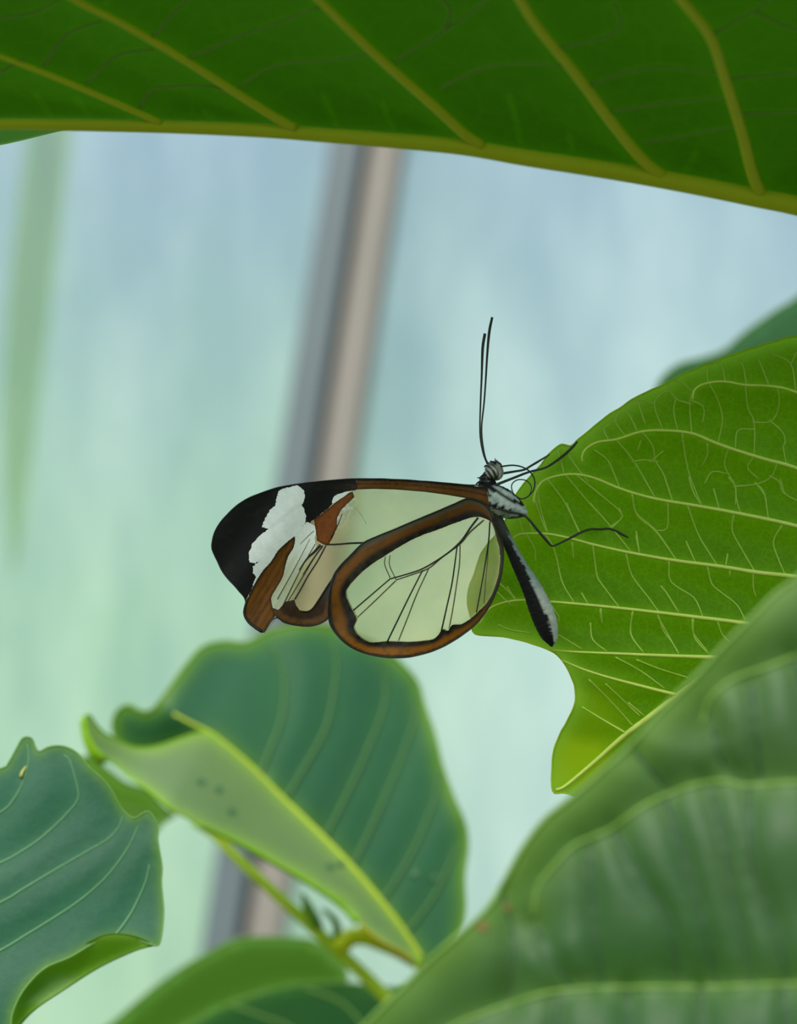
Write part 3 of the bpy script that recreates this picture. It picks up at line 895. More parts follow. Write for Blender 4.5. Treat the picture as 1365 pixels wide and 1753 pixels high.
leafB, _ = leaf('plain mid green leaf along the bottom edge with its midrib between two halves', B_up + [(540, 1690), (490, 1695), (436, 1709), (386, 1728), (340, 1752), (296, 1780), (250, 1830), (180, 1850)], dB, M_B, M_OV,
                mids=[B_mid], mid_r=[(6, 4)], step=16, relief=0, margin_r=2.5, rim_w=10, stem=(600, 1690), lam_name='upper_half')
leaf('', [(590, 1682), (540, 1684), (490, 1690), (436, 1704), (386, 1723), (340, 1747), (296, 1775), (250, 1825), (300, 1900), (450, 1930), (620, 1880), (740, 1800), (760, 1730), (700, 1695), (650, 1690)],
     lambda x, y: .498 - .00012 * np.maximum(0, np.asarray(y, float) - 1690), M_B2, M_OV, secs=[[(400, 1722), (450, 1740), (500, 1760), (530, 1800)], [(520, 1690), (590, 1720), (640, 1780)]], sec_r=(2.5, 2), step=16, relief=-.002, margin_r=2, rim_w=10, root=leafB, lam_name='lower_half')
M_FR = leaf_mat('far_leaf', lin((54, 100, 58)), lin((48, 92, 54)), lin((58, 110, 50)), lin((70, 120, 70)), lin((90, 140, 70)), trans=.3, rough=.5, noise_s=18)
leaf('out of focus dark green leaf behind the upper edge of the bright veined leaf', [(1125, 690), (1128, 655), (1160, 625), (1200, 614), (1240, 600), (1270, 574), (1310, 545), (1350, 520), (1410, 495), (1600, 520), (1660, 700), (1500, 820), (1280, 790), (1150, 730)],
     lambda x, y: .53 + 0 * np.asarray(x, float), M_FR, M_OV, mids=[[(1130, 700), (1300, 680), (1500, 640), (1650, 640)]], mid_r=[(2, 5)], step=20, relief=-.001, margin_r=2, rim_w=10, stem=(1660, 640))

# ---- strap leaf hanging outside the film
sk = [(100, 60), (88, 200), (66, 380), (46, 560), (32, 740), (26, 900), (24, 990)]
V = []; Fc = []
q = resample(spline(sk, 6), 12); n = len(q)
SD = 1.50
for i, (x, y) in enumerate(q):
    t = i / (n - 1); wd = 38 * (1 - t ** 4) + 1
    for k in (-1, 0, 1):
        V.append(tuple(P(x + k * wd, y, SD + (.012 if k == 0 else 0) + .02 * t)))
for i in range(n - 1):
    for k in range(2):
        a = i * 3 + k
        Fc.append((a, a + 1, a + 4, a + 3))
sr = empty('strap_leaf', P(98, 60, SD), 'blurred long green strap leaf hanging beyond the film at its left side', 'leaf')
sr['label'] = 'blurred long green strap leaf hanging beyond the translucent film'
M_SK = leaf_mat('strap', lin((180, 225, 40)), lin((150, 215, 40)), lin((200, 255, 20)), lin((110, 170, 40)), lin((110, 170, 40)), trans=.6, noise_s=10)
mesh('blade', V, Fc, M_SK, sr, sr.location, attrs={'rim': [0] * len(V), 'vein': [0] * len(V)})
V, Fc = tube_geo(np.array([P(x, y, SD + .008) for x, y in q]), np.linspace(6, 1, n) * SD / F, 6)
mesh('midrib', V, Fc, M_OV, sr, sr.location)

# ------------------------------------------------------------------ butterfly
bf = empty('butterfly', P(860, 862, .300), 'glasswing butterfly with clear brown-edged wings and black and white tips, clinging to the bright leaf', 'butterfly')
bf['label'] = 'glasswing butterfly with clear brown-edged wings, black and white tips, on the bright leaf'
BB = bf.location.copy()
M_W = attr_mat('wing_scales', rough=.65, spec=.25, trans=.12, clear=(0.955, 0.93, 0.78))
M_VN = simple_mat('wing_vein', lin((22, 22, 20)), lin((34, 30, 24)), rough=.5, scale=3000)
M_VB = simple_mat('wing_vein_pale', lin((96, 100, 70)), lin((84, 90, 64)), rough=.5, trans=.3, scale=3000)

ZA = lambda p: zc(p, 350, 800, 4.875)
ZB = lambda p: zc(p, 540, 820, 4.015)


def jag(poly, amp, sc_=4.0, step=1.6, smooth=True, closed=True):
    q = resample(spline(poly, 4, closed) if smooth else np.array(poly, float), step, closed)
    if amp:
        t = np.roll(q, -1, 0) - np.roll(q, 1, 0)
        nn = np.stack([t[:, 1], -t[:, 0]], 1); nn /= np.linalg.norm(nn, axis=1)[:, None] + 1e-9
        q = q + nn * (vnoise(q[:, 0], q[:, 1], sc_) * amp)[:, None]
    return q


def build_wing(root_name, outline, regions, zf, clear_col, clear_dens, step=3.2):
    """regions: list of (name, poly, colour function(x, y) -> (N,3), density function); later ones paint over earlier ones"""
    polys = [outline] + [r[1] for r in regions]
    v, f = cdt(polys, step, outline)
    c = v[f].mean(1)
    cls = np.zeros(len(f), int)
    for i, r in enumerate(regions):
        cls[inside(c[:, 0], c[:, 1], r[1])] = i + 1
    root = None
    # the clear membrane is the wing itself
    for i in [0] + list(range(1, len(regions) + 1)):
        ff = f[cls == i]
        if len(ff) == 0:
            continue
        used, inv = np.unique(ff, return_inverse=True)
        vx = v[used]
        ff = inv.reshape(-1, 3)
        if i == 0:
            col = clear_col(vx[:, 0], vx[:, 1]); de = clear_dens(vx[:, 0], vx[:, 1])
            nm = root_name
        else:
            nm, _, cf, df = regions[i - 1]
            col = cf(vx[:, 0], vx[:, 1]); de = df(vx[:, 0], vx[:, 1])
        pos = PN(vx[:, 0], vx[:, 1], zf(vx[:, 0], vx[:, 1]))
        o = mesh(nm, pos, ff, M_W, bf if root is None else root, BB, attrs={'col': np.clip(col, 0, 1), 'dens': np.clip(de, 0, 1)})
        if root is None:
            root = o
    return root


def lerp(a, b, t):
    t = np.asarray(t)[:, None]
    return np.array(a)[None] * (1 - t) + np.array(b)[None] * t


K = lin((14, 15, 15)); BR = lin((118, 70, 8)); BR2 = lin((146, 88, 18)); DB = lin((58, 34, 14)); OLV = lin((52, 48, 30)); WH = lin((250, 252, 250)); CR = lin((206, 210, 178)); GY = lin((150, 165, 150))
CLR = lin((236, 226, 168))
one = lambda x, y: np.ones(len(x))

F_outl = [(833, 835), (815, 831), (800, 830), (775, 828), (740, 825), (700, 822), (650, 820), (610, 820), (570, 822), (530, 826), (500, 830), (475, 835), (450, 843), (425, 853), (405, 866), (385, 885), (370, 906), (364, 924), (363, 938), (368, 952), (374, 964), (381, 979),
          (393, 994), (403, 1004), (414, 1018), (422, 1028), (419, 1042), (419, 1053), (426, 1065), (437, 1074), (447, 1081), (451, 1083), (454, 1079), (461, 1069), (471, 1056), (483, 1064), (504, 1070), (528, 1072), (545, 1069), (559, 1061), (568, 1048), (572, 1020), (580, 990), (600, 962),
          (625, 940), (665, 920), (715, 900), (765, 879), (800, 868), (838, 868)]
F_outline = jag(F_outl, .35, 5)
costa_top = [(833, 835), (800, 830), (775, 828), (740, 825), (700, 822), (650, 820), (611, 820)]
costa_bot = [(611, 838), (640, 837), (677, 838), (727, 842), (764, 847), (799, 853), (822, 859), (838, 867)]
costa = jag(costa_top + costa_bot, 0, smooth=False)
tip_in = ZA([(350, 1100), (395, 1020), (410, 965), (430, 915), (405, 880), (405, 830), (468, 772), (428, 800), (375, 790), (370, 720), (400, 640), (440, 590), (535, 515), (480, 500), (500, 440), (545, 360), (590, 320), (600, 260), (620, 200), (650, 180), (700, 165), (780, 150),
              (830, 190), (840, 260), (815, 310), (850, 400), (845, 460), (880, 462), (920, 430), (980, 385), (1060, 320), (1075, 260), (1100, 230), (1200, 200), (1275, 187)])
tip_in_j = jag(tip_in, 1.0, 2.0, 1.2, smooth=False, closed=False)
tip_outer = [tuple(p) for p in F_outline if (p[0] < 612 and p[1] < 1029 and not (p[0] > 480 and p[1] > 900))]
tip = np.array(tip_outer + [tuple(p) for p in tip_in_j])
white1 = jag(ZA([(410, 965), (430, 915), (405, 880), (405, 830), (468, 772), (428, 800), (375, 790), (370, 720), (400, 640), (440, 590), (535, 515), (480, 500), (500, 440), (545, 360), (590, 320), (600, 260), (620, 200), (650, 180), (700, 165), (780, 150), (830, 190), (840, 260), (815, 310),
             (850, 400), (845, 460), (800, 520), (750, 580), (690, 620), (610, 700), (550, 790), (490, 860), (440, 930), (395, 1020)]), 1.0, 2.0, 1.2, smooth=False)
strip = jag([(504, 919), (494, 927), (477, 943), (465, 962), (452, 976), (442, 991), (434, 1005), (428, 1017), (422, 1028), (419, 1042), (419, 1053), (426, 1065), (437, 1074), (447, 1081), (451, 1083), (454, 1079), (461, 1069), (471, 1055), (466, 1036), (465, 1022), (477, 1001),
             (485, 985), (489, 968), (494, 952), (502, 939), (505, 927)], .3)
white2 = jag([(530, 895), (541, 905), (539, 925), (540, 938), (522, 965), (508, 990), (498, 1012), (488, 1030), (478, 1042), (470, 1046), (465, 1030), (465, 1022), (477, 1001), (485, 985), (489, 968), (494, 952), (502, 939), (505, 927), (504, 919), (512, 908), (523, 896)], .7, 3)
discal = jag(ZA([(1238, 200), (1252, 250), (1150, 350), (1110, 420), (1118, 480), (1070, 590), (1030, 655), (985, 640), (940, 610), (930, 520), (915, 430), (980, 388), (1060, 322), (1120, 272), (1190, 222)]), .5, 3, smooth=False)
white3 = jag(ZA([(1070, 300), (1075, 255), (1110, 228), (1215, 200), (1120, 275)]), .4, 3)
white4 = jag(ZA([(1150, 350), (1250, 262), (1252, 320), (1180, 440), (1120, 500), (1105, 440)]), .8, 3)
corner = jag(ZA([(575, 1175), (620, 1190), (680, 1120), (750, 1105), (770, 1160), (800, 1197), (860, 1203), (905, 1178), (960, 1100), (1050, 960), (1150, 820), (1300, 690), (1345, 640)]) +
             [(640, 932), (600, 962), (580, 990), (572, 1020), (568, 1048), (559, 1061), (545, 1069), (528, 1072), (504, 1070), (483, 1064), (471, 1055)], .5, 4, smooth=False)

allF = F_outline


def c_black(x, y):
    return lerp(K, lin((30, 27, 24)), ss(.2, .9, vnoise(x, y, 9)) * .6 + ss(560, 610, x) * (vnoise(x, y, 5) > 0) * ss(825, 832, y) * .9 * 1.0) + np.outer(ss(545, 600, x) * ss(826, 831, y) * ss(839, 835, y) * (.5 + .5 * vnoise(x * .4, y, 3)), np.array(DB))


def c_white(x, y):
    t = ss(0, 1, .5 + .6 * vnoise(x * .7 + y * .7, y - x, 14))
    c = lerp(WH, lin((222, 232, 230)), t * .35)
    k = np.exp(-(dist(x, y, ZA([(560, 500), (760, 330), (840, 300)])) / 3.) ** 2)
    return c * (1 - .12 * k[:, None]) * (1 - .1 * ss(900, 990, y))[:, None]


def c_costa(x, y):
    top = np.interp(x, [p[0] for p in costa_top[::-1]], [p[1] for p in costa_top[::-1]])
    bot = np.interp(x, [p[0] for p in costa_bot], [p[1] for p in costa_bot])
    t = (y - top) / (bot - top + 1e-6)
    a = ss(.12, .3, t) * (1 - .75 * np.exp(-((t - .45) / .08) ** 2)) * (1 - ss(.8, 1.0, t) * .8)
    return lerp(K, BR, a * (0.85 + .15 * vnoise(x, y, 6)))


def c_strip(x, y):
    d = dist(x, y, strip, True)
    a = ss(0, 5, d) * (1 - .35 * ss(0, .8, vnoise(x + y * .4, y * .3, 5)))
    b = np.exp(-(dist(x, y, ZA([(540, 1000), (460, 1110), (380, 1220)])) / 1.2) ** 2) + np.exp(-(dist(x, y, ZA([(570, 1080), (500, 1170), (420, 1290)])) / 1.2) ** 2)
    a = a * (1 - .6 * np.clip(b, 0, 1))
    return lerp(lin((40, 24, 10)), BR, a * (.78 + .22 * np.sin((x * .85 + y * .5) / 1.7))) * (1 - .75 * ss(1062, 1078, y + (x - 436) * -.3) * 0)[:, None]


def c_white2(x, y):
    t = ss(900, 1000, y)
    s = .5 + .5 * np.sin((x + y * .55) / 2.3)
    return lerp(WH, CR, t) * (1 - .16 * s * ss(930, 960, y))[:, None]


def c_discal(x, y):
    d = dist(x, y, discal, True)
    return lerp(DB, lin((136, 70, 12)), ss(0, 4.5, d) * (.8 + .2 * vnoise(x, y, 5)))


def c_corner(x, y):
    d = dist(x, y, F_outline, True)
    t = ss(.5, 4, d) - ss(9, 15, d) * .7
    g_ = ss(1040, 1000, y)
    c = lerp(K, lin((112, 72, 34)), np.clip(t, 0, 1) * (.7 + .3 * vnoise(x, y, 6)))
    return c * (1 - g_[:, None]) + lerp(K, lin((78, 84, 84)), ss(3, 7, d) * .8) * g_[:, None]


def zfn(x, y):
    return .2990 - .0012 * ss(560, 380, x) * 1.0 + .0002 * np.sin(x / 17. + y / 23.) + .0004 * ss(870, 1050, y)


def zff(x, y):
    return .3010 + .0010 * ss(560, 380, x) + .0002 * np.sin(x / 19. + y / 21.)


def clrF(x, y):
    return lerp(CLR, lin((206, 204, 146)), ss(0, 1, .5 + .5 * vnoise(x, y, 30)))


def dnF(x, y):
    near = np.exp(-dist(x, y, white4, True) / 12)
    return .15 + .05 * vnoise(x, y, 14) + .35 * near * ss(640, 600, x) + .4 * np.exp(-(dist(x, y, ZA([(900, 700), (700, 1050), (640, 1150)])) / 9.) ** 2) + .12 * ss(1000, 1040, y)


W2d = lambda x, y: .92 - .25 * ss(940, 1010, y)
W4d = lambda x, y: .45 + .25 * vnoise(x, y, 4)
regF = [('costal_band', costa, c_costa, one), ('black_tip', tip, c_black, one), ('white_band', white1, c_white, one), ('white_patch', white2, c_white2, W2d), ('brown_strip', strip, c_strip, one),
        ('brown_bar', discal, c_discal, one), ('white_patch', white3, c_white, lambda x, y: np.full(len(x), .9)), ('pale_patch', white4, lambda x, y: lerp(CR, WH, ss(0, 1, vnoise(x, y, 5))), W4d), ('brown_margin', corner, c_corner, one)]
# far pair first
shift = lambda pts, dx, dy, s=1.0, cx=820, cy=860: [((p[0] - cx) * s + cx + dx, (p[1] - cy) * s + cy + dy) for p in pts]


def wing_tubes(wing, paths, zf, mat=M_VN, name='vein', lift=.6):
    for p, r in paths:
        V, Fc = tubes([p], zf, [(r[0] * 1.3, r[1] * 1.3)], sides=6, step=5, lift=lift)[0]
        mesh(name, V, Fc, mat, wing, BB)


H_outl = [(846, 892), (838, 872), (824, 860), (806, 854), (796, 855), (764, 869), (714, 890), (664, 911), (625, 928), (602, 949), (577, 976), (567, 999), (563, 1031), (563, 1054), (567, 1072), (580, 1090), (597, 1105), (622, 1117), (652, 1124), (679, 1126),
          (709, 1123), (739, 1115), (764, 1104), (789, 1089), (814, 1069), (834, 1044), (849, 1014), (859, 982), (862, 944), (859, 926), (852, 905)]
H_in = [(841, 894), (829, 887), (814, 885), (789, 892), (752, 906), (714, 920), (684, 936), (657, 953), (635, 967), (615, 984), (597, 1004), (592, 1017), (597, 1032), (606, 1049), (611, 1060), (606, 1074), (612, 1086), (627, 1097), (640, 1100), (664, 1098), (699, 1099),
        (734, 1096), (747, 1091), (757, 1078), (767, 1080), (774, 1070), (789, 1069), (806, 1059), (819, 1047), (834, 1032), (846, 1009), (854, 982), (857, 949), (852, 926), (846, 905)]
H_outline = jag(H_outl, .25, 4)
H_inner = jag(H_in, .35, 4)


def c_hband(x, y, oc=None):
    do = dist(x, y, H_outline, True); di = dist(x, y, H_inner, True)
    t = do / (do + di + 1e-6)
    thick = do + di
    bro = ss(.08, .22, t) - ss(.45, .8, t)
    n_ = vnoise(x, y, 7)
    bro = np.clip(bro - .35 * ss(.1, .8, n_), 0, 1)
    hue = lerp(BR, BR2, ss(1060, 1110, y))
    upper = ss(930, 900, y)
    hue = hue * (1 - .25 * upper[:, None])
    base = lerp(K, OLV, ss(-.5, .8, n_) * .8)
    c = base * (1 - bro[:, None]) + hue * bro[:, None]
    # greyish leading edge where the fore wing joins
    gl = ss(.38, .12, t) * ss(580, 640, x) * ss(960, 930, y)
    c = c * (1 - .6 * gl[:, None]) + np.array(lin((86, 90, 76)))[None] * .6 * gl[:, None]
    thin = ss(9, 4, thick)[:, None]
    return c * (1 - thin) + np.array(lin((72, 60, 44)))[None] * thin


def clrH(x, y):
    return lerp(CLR, lin((212, 214, 156)), ss(0, 1, .5 + .5 * vnoise(x, y, 26)))


def dnH(x, y):
    di = dist(x, y, H_inner, True)
    return .12 + .04 * vnoise(x, y, 12) + .35 * np.exp(-(di / 3.) ** 1.2) + .05 * ss(780, 800, x) * ss(1060, 1000, y)


def zhn(x, y):
    return .2984 + .0002 * np.sin(x / 21. + y / 17.) - .0004 * ss(900, 1050, y)


def zhf(x, y):
    return .3013 + .0002 * np.sin(x / 21. + y / 19.)


far_fore = np.array(shift([tuple(p) for p in F_outline], 2, 1, .985))
tip_f = np.array([p for p in far_fore if p[0] < 520 and p[1] < 1000])
fw2 = build_wing('forewing', far_fore, [('black_tip', np.vstack([tip_f, [(430, 985), (470, 900), (520, 850)]]), c_black, one)], zff, clrF, lambda x, y: .24 + 0 * x, step=6)
hw2_out = np.array(shift([tuple(p) for p in H_outline], 2, -1, .985, 715, 990))
hw2_in = np.array(shift([tuple(p) for p in H_inner], 2, -1, 1.0, 715, 990))


def ring(outer, inner):
    return outer, inner


def build_hind(name, outer, inner, zf, dens, step):
    v, f = cdt([outer, inner], step, outer)
    c = v[f].mean(1)
    ins = inside(c[:, 0], c[:, 1], inner)
    root = None
    for k, nm in ((True, name), (False, 'brown_border')):
        ff = f[ins == k]
        used, inv = np.unique(ff, return_inverse=True)
        vx = v[used]; ff = inv.reshape(-1, 3)
        col = clrH(vx[:, 0], vx[:, 1]) if k else c_hband(vx[:, 0], vx[:, 1])
        de = dens(vx[:, 0], vx[:, 1]) if k else np.ones(len(vx))
        o = mesh(nm, PN(vx[:, 0], vx[:, 1], zf(vx[:, 0], vx[:, 1])), ff, M_W, bf if root is None else root, BB, attrs={'col': np.clip(col, 0, 1), 'dens': np.clip(de, 0, 1)})
        root = root or o
    return root


hw2 = build_hind('hindwing', hw2_out, hw2_in, zhf, lambda x, y: .26 + 0 * x, 5)
fw = build_wing('forewing', F_outline, regF, zfn, clrF, dnF)
hw = build_hind('hindwing', H_outline, H_inner, zhn, dnH, 3.0)

wing_tubes(fw, [([tuple(p) for p in F_outline[::8]] + [tuple(F_outline[0])], (.9, .9))], zfn, name='wing_edge', lift=0)
wing_tubes(fw, [([(424, 1024), (419, 1042), (419, 1053), (426, 1065), (437, 1074), (448, 1081)], (1.4, 2.2)), ([(504, 919), (494, 927), (477, 943), (465, 962), (452, 976), (442, 991), (434, 1005), (427, 1019)], (.6, .8))], zfn, name='wing_edge', lift=0)
wing_tubes(hw, [([tuple(p) for p in H_outline[::8]] + [tuple(H_outline[0])], (1.1, 1.1))], zhn, name='wing_edge', lift=0)
wing_tubes(fw, [([(558, 932), (575, 932), (600, 930), (628, 929)], (1.1, 1.3)), ([(558, 934), (555, 940), (543, 962), (528, 985), (516, 1007), (505, 1026)], (1.0, 1.0)),
                ([(549, 933), (538, 945), (526, 956), (512, 976)], (2.0, .5)), ([(553, 934), (538, 955), (520, 985), (494, 1028)], (.9, .5)), ([(552, 936), (541, 950), (530, 966), (518, 984)], (1.0, .4)), ([(586, 880), (578, 900), (567, 920)], (.5, .7)),
                ([(515, 1046), (526, 1047), (535, 1042), (547, 1025), (565, 997), (586, 968), (617, 941), (630, 930)], (.9, 1.2))], zfn)
wing_tubes(hw, [([(819, 886), (806, 903), (789, 927), (764, 949), (727, 972), (700, 982), (668, 991)], (1.4, .9)), ([(668, 991), (640, 1015), (605, 1045)], (.9, 1.0)), ([(724, 976), (702, 1019), (682, 1060), (663, 1099)], (.9, 1.1)),
                ([(783, 934), (779, 965), (774, 999), (765, 1040), (756, 1080)], (.9, 1.1)), ([(839, 893), (837, 925), (832, 959), (825, 1000), (816, 1048)], (1.0, .8))], zhn)
wing_tubes(hw2, [([(829, 890), (804, 912), (789, 930), (757, 954), (734, 973), (705, 984), (678, 993)], (1.3, .9)), ([(678, 994), (645, 1026), (610, 1059)], (.9, .9)), ([(734, 974), (714, 1017), (698, 1058), (682, 1098)], (.8, .9)),
                 ([(788, 933), (787, 965), (783, 994), (776, 1040), (769, 1077)], (.8, .9)), ([(836, 930), (835, 960), (832, 990), (829, 1034)], (.7, .7))], zhf)
wing_tubes(fw, [(ZA([(925, 640), (800, 860), (650, 1165)]), (.5, .9)), (ZA([(880, 600), (760, 830), (610, 1100)]), (.3, .7)), (ZA([(800, 640), (880, 560), (915, 530)]), (.3, .4))], zfn, M_VB, name='fold')
wing_tubes(hw, [([(660, 953), (659, 967), (668, 989)], (.6, .7))], zhn, M_VB)
wing_tubes(hw2, [([(668, 951), (667, 967), (678, 992)], (.6, .7))], zhf, M_VB)
wing_tubes(hw, [([(843, 895), (849, 910), (855, 930), (857, 950)], (.6, .7))], zhn, M_VB)
V, Fc = tubes([ZA([(1255, 330), (1310, 400), (1350, 470)])], zfn, [(.7, .3)], sides=6, step=5, lift=.4)[0]
mesh('crease', V, Fc, simple_mat('pale_crease', lin((226, 230, 186)), trans=.4), fw, BB)

# body --------------------------------------------------------------
M_BD = attr_mat('body_scales', rough=.75, spec=.25, trans=0.0, bump=.6, bscale=1800., dens=False)


def loft(name, path, col_fn, parent, d=.300, sides=28, fl=1.0, n=8, rough=0.0, mat=None):
    q = spline(path, n)
    q = resample(q, 1.6)
    r = q[:, 2].clip(.3) * d / F
    V, Fc = tube_geo(PN(q[:, 0], q[:, 1], d), r, sides, fl)
    V = np.array(V)
    rel = V - np.array(CAM)
    dep = rel @ np.array(FWD)
    px = W / 2 + (rel @ np.array(RIGHT)) / dep * F
    py = H / 2 - (rel @ np.array(UP)) / dep * F
    if rough:
        nn = vnoise(px * 1.0 + dep * F * 3, py, 3.0)
        ctr = np.repeat(PN(q[:, 0], q[:, 1], d), sides, 0)
        V = ctr + (V - ctr) * (1 + rough * nn)[:, None]
    col = col_fn(px, py)
    return mesh(name, V, Fc, mat or M_BD, parent, BB, attrs={'col': np.clip(col, 0, 1)})


Zb = lambda p: zc(p, 790, 740, 4.55)
ab_line = [(860, 900), (873, 922), (889, 955), (901, 974), (906, 989), (919, 1016), (926, 1034), (935, 1051), (943, 1071), (948, 1098), (948, 1115)]


def c_abd(x, y):
    bx = np.interp(y, [p[1] for p in ab_line], [p[0] for p in ab_line]) + 1.6 * vnoise(x * 0, y, 4) + 1.2 * vnoise(x, y, 2.2)
    t = ss(-.8, .8, x - bx)
    t = t * ss(905, 925, y)
    g = .5 + .5 * vnoise(x, y, 5)
    wcol = lerp(lin((126, 142, 140)), lin((176, 180, 170)), ss(960, 1040, y)) * (.8 + .3 * g)[:, None]
    kc = lerp(lin((60, 62, 58)), K, ss(900, 940, y))
    return kc * (1 - t[:, None]) + wcol * t[:, None]


loft('abdomen', [(845, 868, 5), (852, 884, 7), (858, 900, 8.5), (867, 920, 9.5), (876, 940, 10.5), (889, 966, 12.5), (903, 992, 15.5), (916, 1018, 18), (926, 1042, 20), (934, 1064, 20), (940, 1083, 16.5), (944, 1097, 10.5), (945, 1107, 2)], c_abd, bf, rough=.04)
stripes = [(Zb([(200, 400), (240, 440), (330, 495), (400, 530), (480, 565)]), 2.4), (Zb([(185, 530), (230, 575), (300, 595), (390, 622), (490, 655)]), 1.6), (Zb([(190, 540), (240, 560), (300, 578), (370, 580)]), 1.0),
           (Zb([(250, 500), (285, 530), (285, 575)]), .9), (Zb([(290, 410), (380, 455), (440, 500), (475, 545)]), 1.8), (Zb([(170, 460), (200, 500), (230, 490)]), 1.2), (Zb([(240, 620), (280, 660), (330, 650)]), .8), (Zb([(380, 600), (430, 610)]), .8),
           (Zb([(330, 690), (400, 665), (500, 650)]), .9), (Zb([(200, 440), (180, 500)]), 1.0)]


def c_tho(x, y):
    c = lerp(lin((196, 204, 200)), lin((150, 160, 158)), ss(-.4, .8, vnoise(x, y, 6)))
    k = np.zeros(len(x))
    for p, wd in stripes:
        k = np.maximum(k, ss(wd + .9, wd - .3, dist(x, y, p) + .5 * vnoise(x, y, 2.5)))
    edge = ss(3.5, 0, dist(x, y, Zb([(290, 425), (380, 470), (430, 520)]))) * .0
    dark = ss(846, 836, y + .5 * (x - 830)) + ss(836, 828, x) * .9
    k = np.clip(np.maximum(k, dark * (.75 + .25 * vnoise(x, y, 3))), 0, 1)
    ol = np.exp(-(dist(x, y, Zb([(340, 430), (420, 480), (470, 530)])) / 3.) ** 2)
    c = c * (1 - .6 * ol[:, None]) + np.array(lin((88, 100, 88)))[None] * .6 * ol[:, None]
    return c * (1 - k[:, None]) + np.array(K)[None] * k[:, None]


loft('thorax', [(822, 826, 6), (830, 833, 13), (840, 843, 19.5), (851, 854, 24), (863, 862, 24.5), (875, 868, 22), (886, 873, 17), (895, 877, 11), (902, 881, 4)], c_tho, bf, rough=.035)
collar = loft('collar', [(834, 808, 4), (833, 815, 9), (833, 823, 13), (836, 832, 15), (842, 840, 14)], lambda x, y: lerp(K, lin((112, 118, 116)), ss(.1, .7, vnoise(x, y, 4)) * .9), bf, rough=.12)


def c_eye(x, y):
    # curved pale bands over a dark eye
    cx, cy = 841, 808
    u = (x - cx) * .80 + (y - cy) * -.60
    v_ = (x - cx) * .60 + (y - cy) * .80
    r = u + v_ * v_ / 60
    k = .5 + .5 * np.cos(r * 2 * math.pi / 7.6)
    k = ss(.35, .65, k) * ss(26, 0, np.abs(v_) * 1.5)
    c = lerp(lin((36, 36, 36)), lin((196, 190, 182)), k)
    rim = ss(10, 13, u)
    return c * (1 - rim[:, None]) + np.array(lin((196, 188, 180)))[None] * rim[:, None]


def sphere(name, cx, cy, d, rx, ry, rd, ang, col_fn, parent, mat=None, n=28):
    V = []; Fc = []
    for j in range(n + 1):
        th = math.pi * j / n
        for i in range(2 * n):
            ph = math.pi * i / n
            a = math.sin(th) * math.cos(ph); b = math.cos(th); c = math.sin(th) * math.sin(ph)
            u, v_ = a * rx, b * ry
            px = cx + u * math.cos(ang) - v_ * math.sin(ang); py = cy + u * math.sin(ang) + v_ * math.cos(ang)
            V.append((px, py, d + c * rd * .3 / F))
    for j in range(n):
        for i in range(2 * n):
            i2 = (i + 1) % (2 * n)
            Fc.append((j * 2 * n + i, j * 2 * n + i2, (j + 1) * 2 * n + i2, (j + 1) * 2 * n + i))
    V = np.array(V)
    col = col_fn(V[:, 0], V[:, 1])
    return mesh(name, PN(V[:, 0], V[:, 1], V[:, 2]), Fc, mat or M_BD, parent, BB, attrs={'col': np.clip(col, 0, 1)})


M_EYE = attr_mat('eye', rough=.3, spec=.5, trans=0, bump=.1, dens=False)
head = sphere('head', 847, 806, .3000, 15, 17.5, 17, -.5, lambda x, y: lerp(lin((66, 66, 64)), lin((200, 192, 184)), ss(842, 856, x) * (.7 + .3 * vnoise(x, y, 4))), bf)
sphere('eye', 843.5, 807, .2996, 12.5, 15.5, 15, -.5, c_eye, head, M_EYE)
sphere('eye', 843.5, 807, .3004, 12.5, 15.5, 15, -.5, c_eye, head, M_EYE)
body_d = lambda x, y: .3 + 0 * np.asarray(x, float)
tufts = [([(850, 794), (843, 790), (839, 789)], (2.0, .6)), ([(850, 792), (848, 787), (848, 784)], (2, .4)), ([(855, 796), (853, 791), (850, 787)], (2, .5)), ([(859, 800), (858, 795), (855, 791)], (1.8, .5)), ([(838, 800), (832, 797), (829, 800)], (2.6, .8)),
         ([(834, 812), (828, 813), (822, 817)], (2.6, .9)), ([(832, 818), (824, 818), (817, 818)], (2.6, .7)), ([(828, 824), (821, 825), (815, 829)], (3, 1.)), ([(826, 832), (819, 835), (813, 838)], (3, 1.))]
geo = []
for k, (p, r) in enumerate(tufts):
    geo += tubes([p], (lambda kk: (lambda x, y: .2990 + .0003 * (kk % 3) + 0 * np.asarray(x, float)))(k), [r], sides=6, step=2)
V, Fc = join(geo)
o = mesh('hair_tufts', V, Fc, M_VN, head, BB); o['kind'] = 'stuff'
M_LG = simple_mat('leg_black', lin((26, 27, 26)), lin((60, 62, 58)), rough=.5, scale=2500)


def limb(name, pts, rad, zf, sides=8, par=bf, mat=M_LG):
    q = resample(spline([(*p, r) for p, r in zip(pts, rad)], 5), 2.5)
    d = zf(q[:, 0], q[:, 1])
    V, Fc = tube_geo(PN(q[:, 0], q[:, 1], d), q[:, 2] * d / F, sides)
    return mesh(name, V, Fc, mat, par, BB)


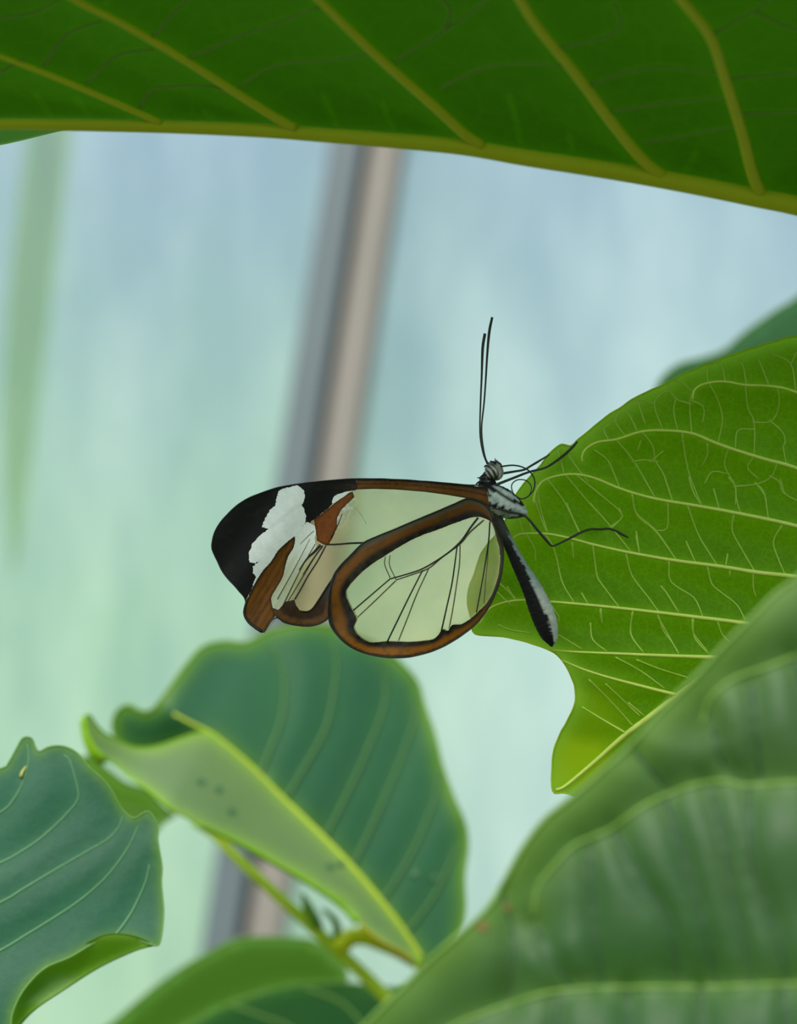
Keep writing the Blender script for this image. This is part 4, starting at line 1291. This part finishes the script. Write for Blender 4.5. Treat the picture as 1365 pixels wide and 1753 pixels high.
def onto(x0, d0, x1):
    """from depth d0 at x0 onto the surface of the leaf at x1"""
    def f(x, y):
        x = np.asarray(x, float); y = np.asarray(y, float)
        t = ss(x0, x1, x)
        return d0 * (1 - t) + (depR(x, y) - .00010) * t
    return f


limb('leg', [(848, 831), (852, 829), (880, 818), (906, 808), (933, 801), (950, 791), (966, 779), (980, 766), (989, 756)], [2.2, 2.4, 2.2, 2.0, 1.9, 2.1, 2.2, 2.1, 1.3], onto(850, .2992, 985))
limb('leg', [(855, 812), (864, 810), (882, 807), (898, 804), (910, 797), (922, 790), (941, 778)], [2.0, 2.2, 2.0, 1.9, 1.9, 1.9, 1.0], onto(850, .3006, 938))
limb('leg', [(843, 870), (860, 873), (878, 877), (900, 884), (922, 909), (940, 930), (945, 934), (950, 934), (979, 920), (996, 911), (1012, 906), (1028, 906), (1043, 905), (1055, 909), (1064, 914), (1076, 920)],
     [1.4, 1.5, 1.6, 2.0, 2.3, 2.2, 1.7, 1.7, 2.0, 2.0, 1.9, 1.9, 1.9, 2.0, 2.2, 1.2], lambda x, y: np.where(np.asarray(x) < 900, .2983, onto(900, .2983, 1040)(x, y)))
limb('proboscis', [(858, 799), (863, 798), (878, 796.5), (893, 799), (906, 806), (914, 817), (916, 828), (913, 840), (904, 850), (894, 854), (884, 850), (878, 842), (876, 832), (880, 825), (889, 821), (902, 823), (909, 831), (910, 839), (906, 848)],
     [1.5, 1.5, 1.4, 1.3, 1.3, 1.3, 1.3, 1.2, 1.2, 1.1, 1.1, 1.0, 1.0, 1.0, 1.0, 1.0, .9, .8, .6], lambda x, y: .3002 + 0 * np.asarray(x, float))
limb('antenna', [(838, 797), (831, 784), (826, 756), (825, 728), (829, 690), (831.8, 652), (834.6, 605), (838, 568), (843, 543)], [1.8, 1.7, 1.5, 1.4, 1.5, 1.6, 2.0, 2.4, 2.1], lambda x, y: .2996 - .000002 * (797 - np.asarray(y, float)))
limb('antenna', [(836, 797), (828, 777), (823, 752), (822, 728), (823, 690), (825, 643), (826.7, 596), (830.5, 571)], [1.7, 1.6, 1.4, 1.4, 1.5, 1.8, 2.5, 2.5], lambda x, y: .3004 + .000002 * (797 - np.asarray(y, float)))
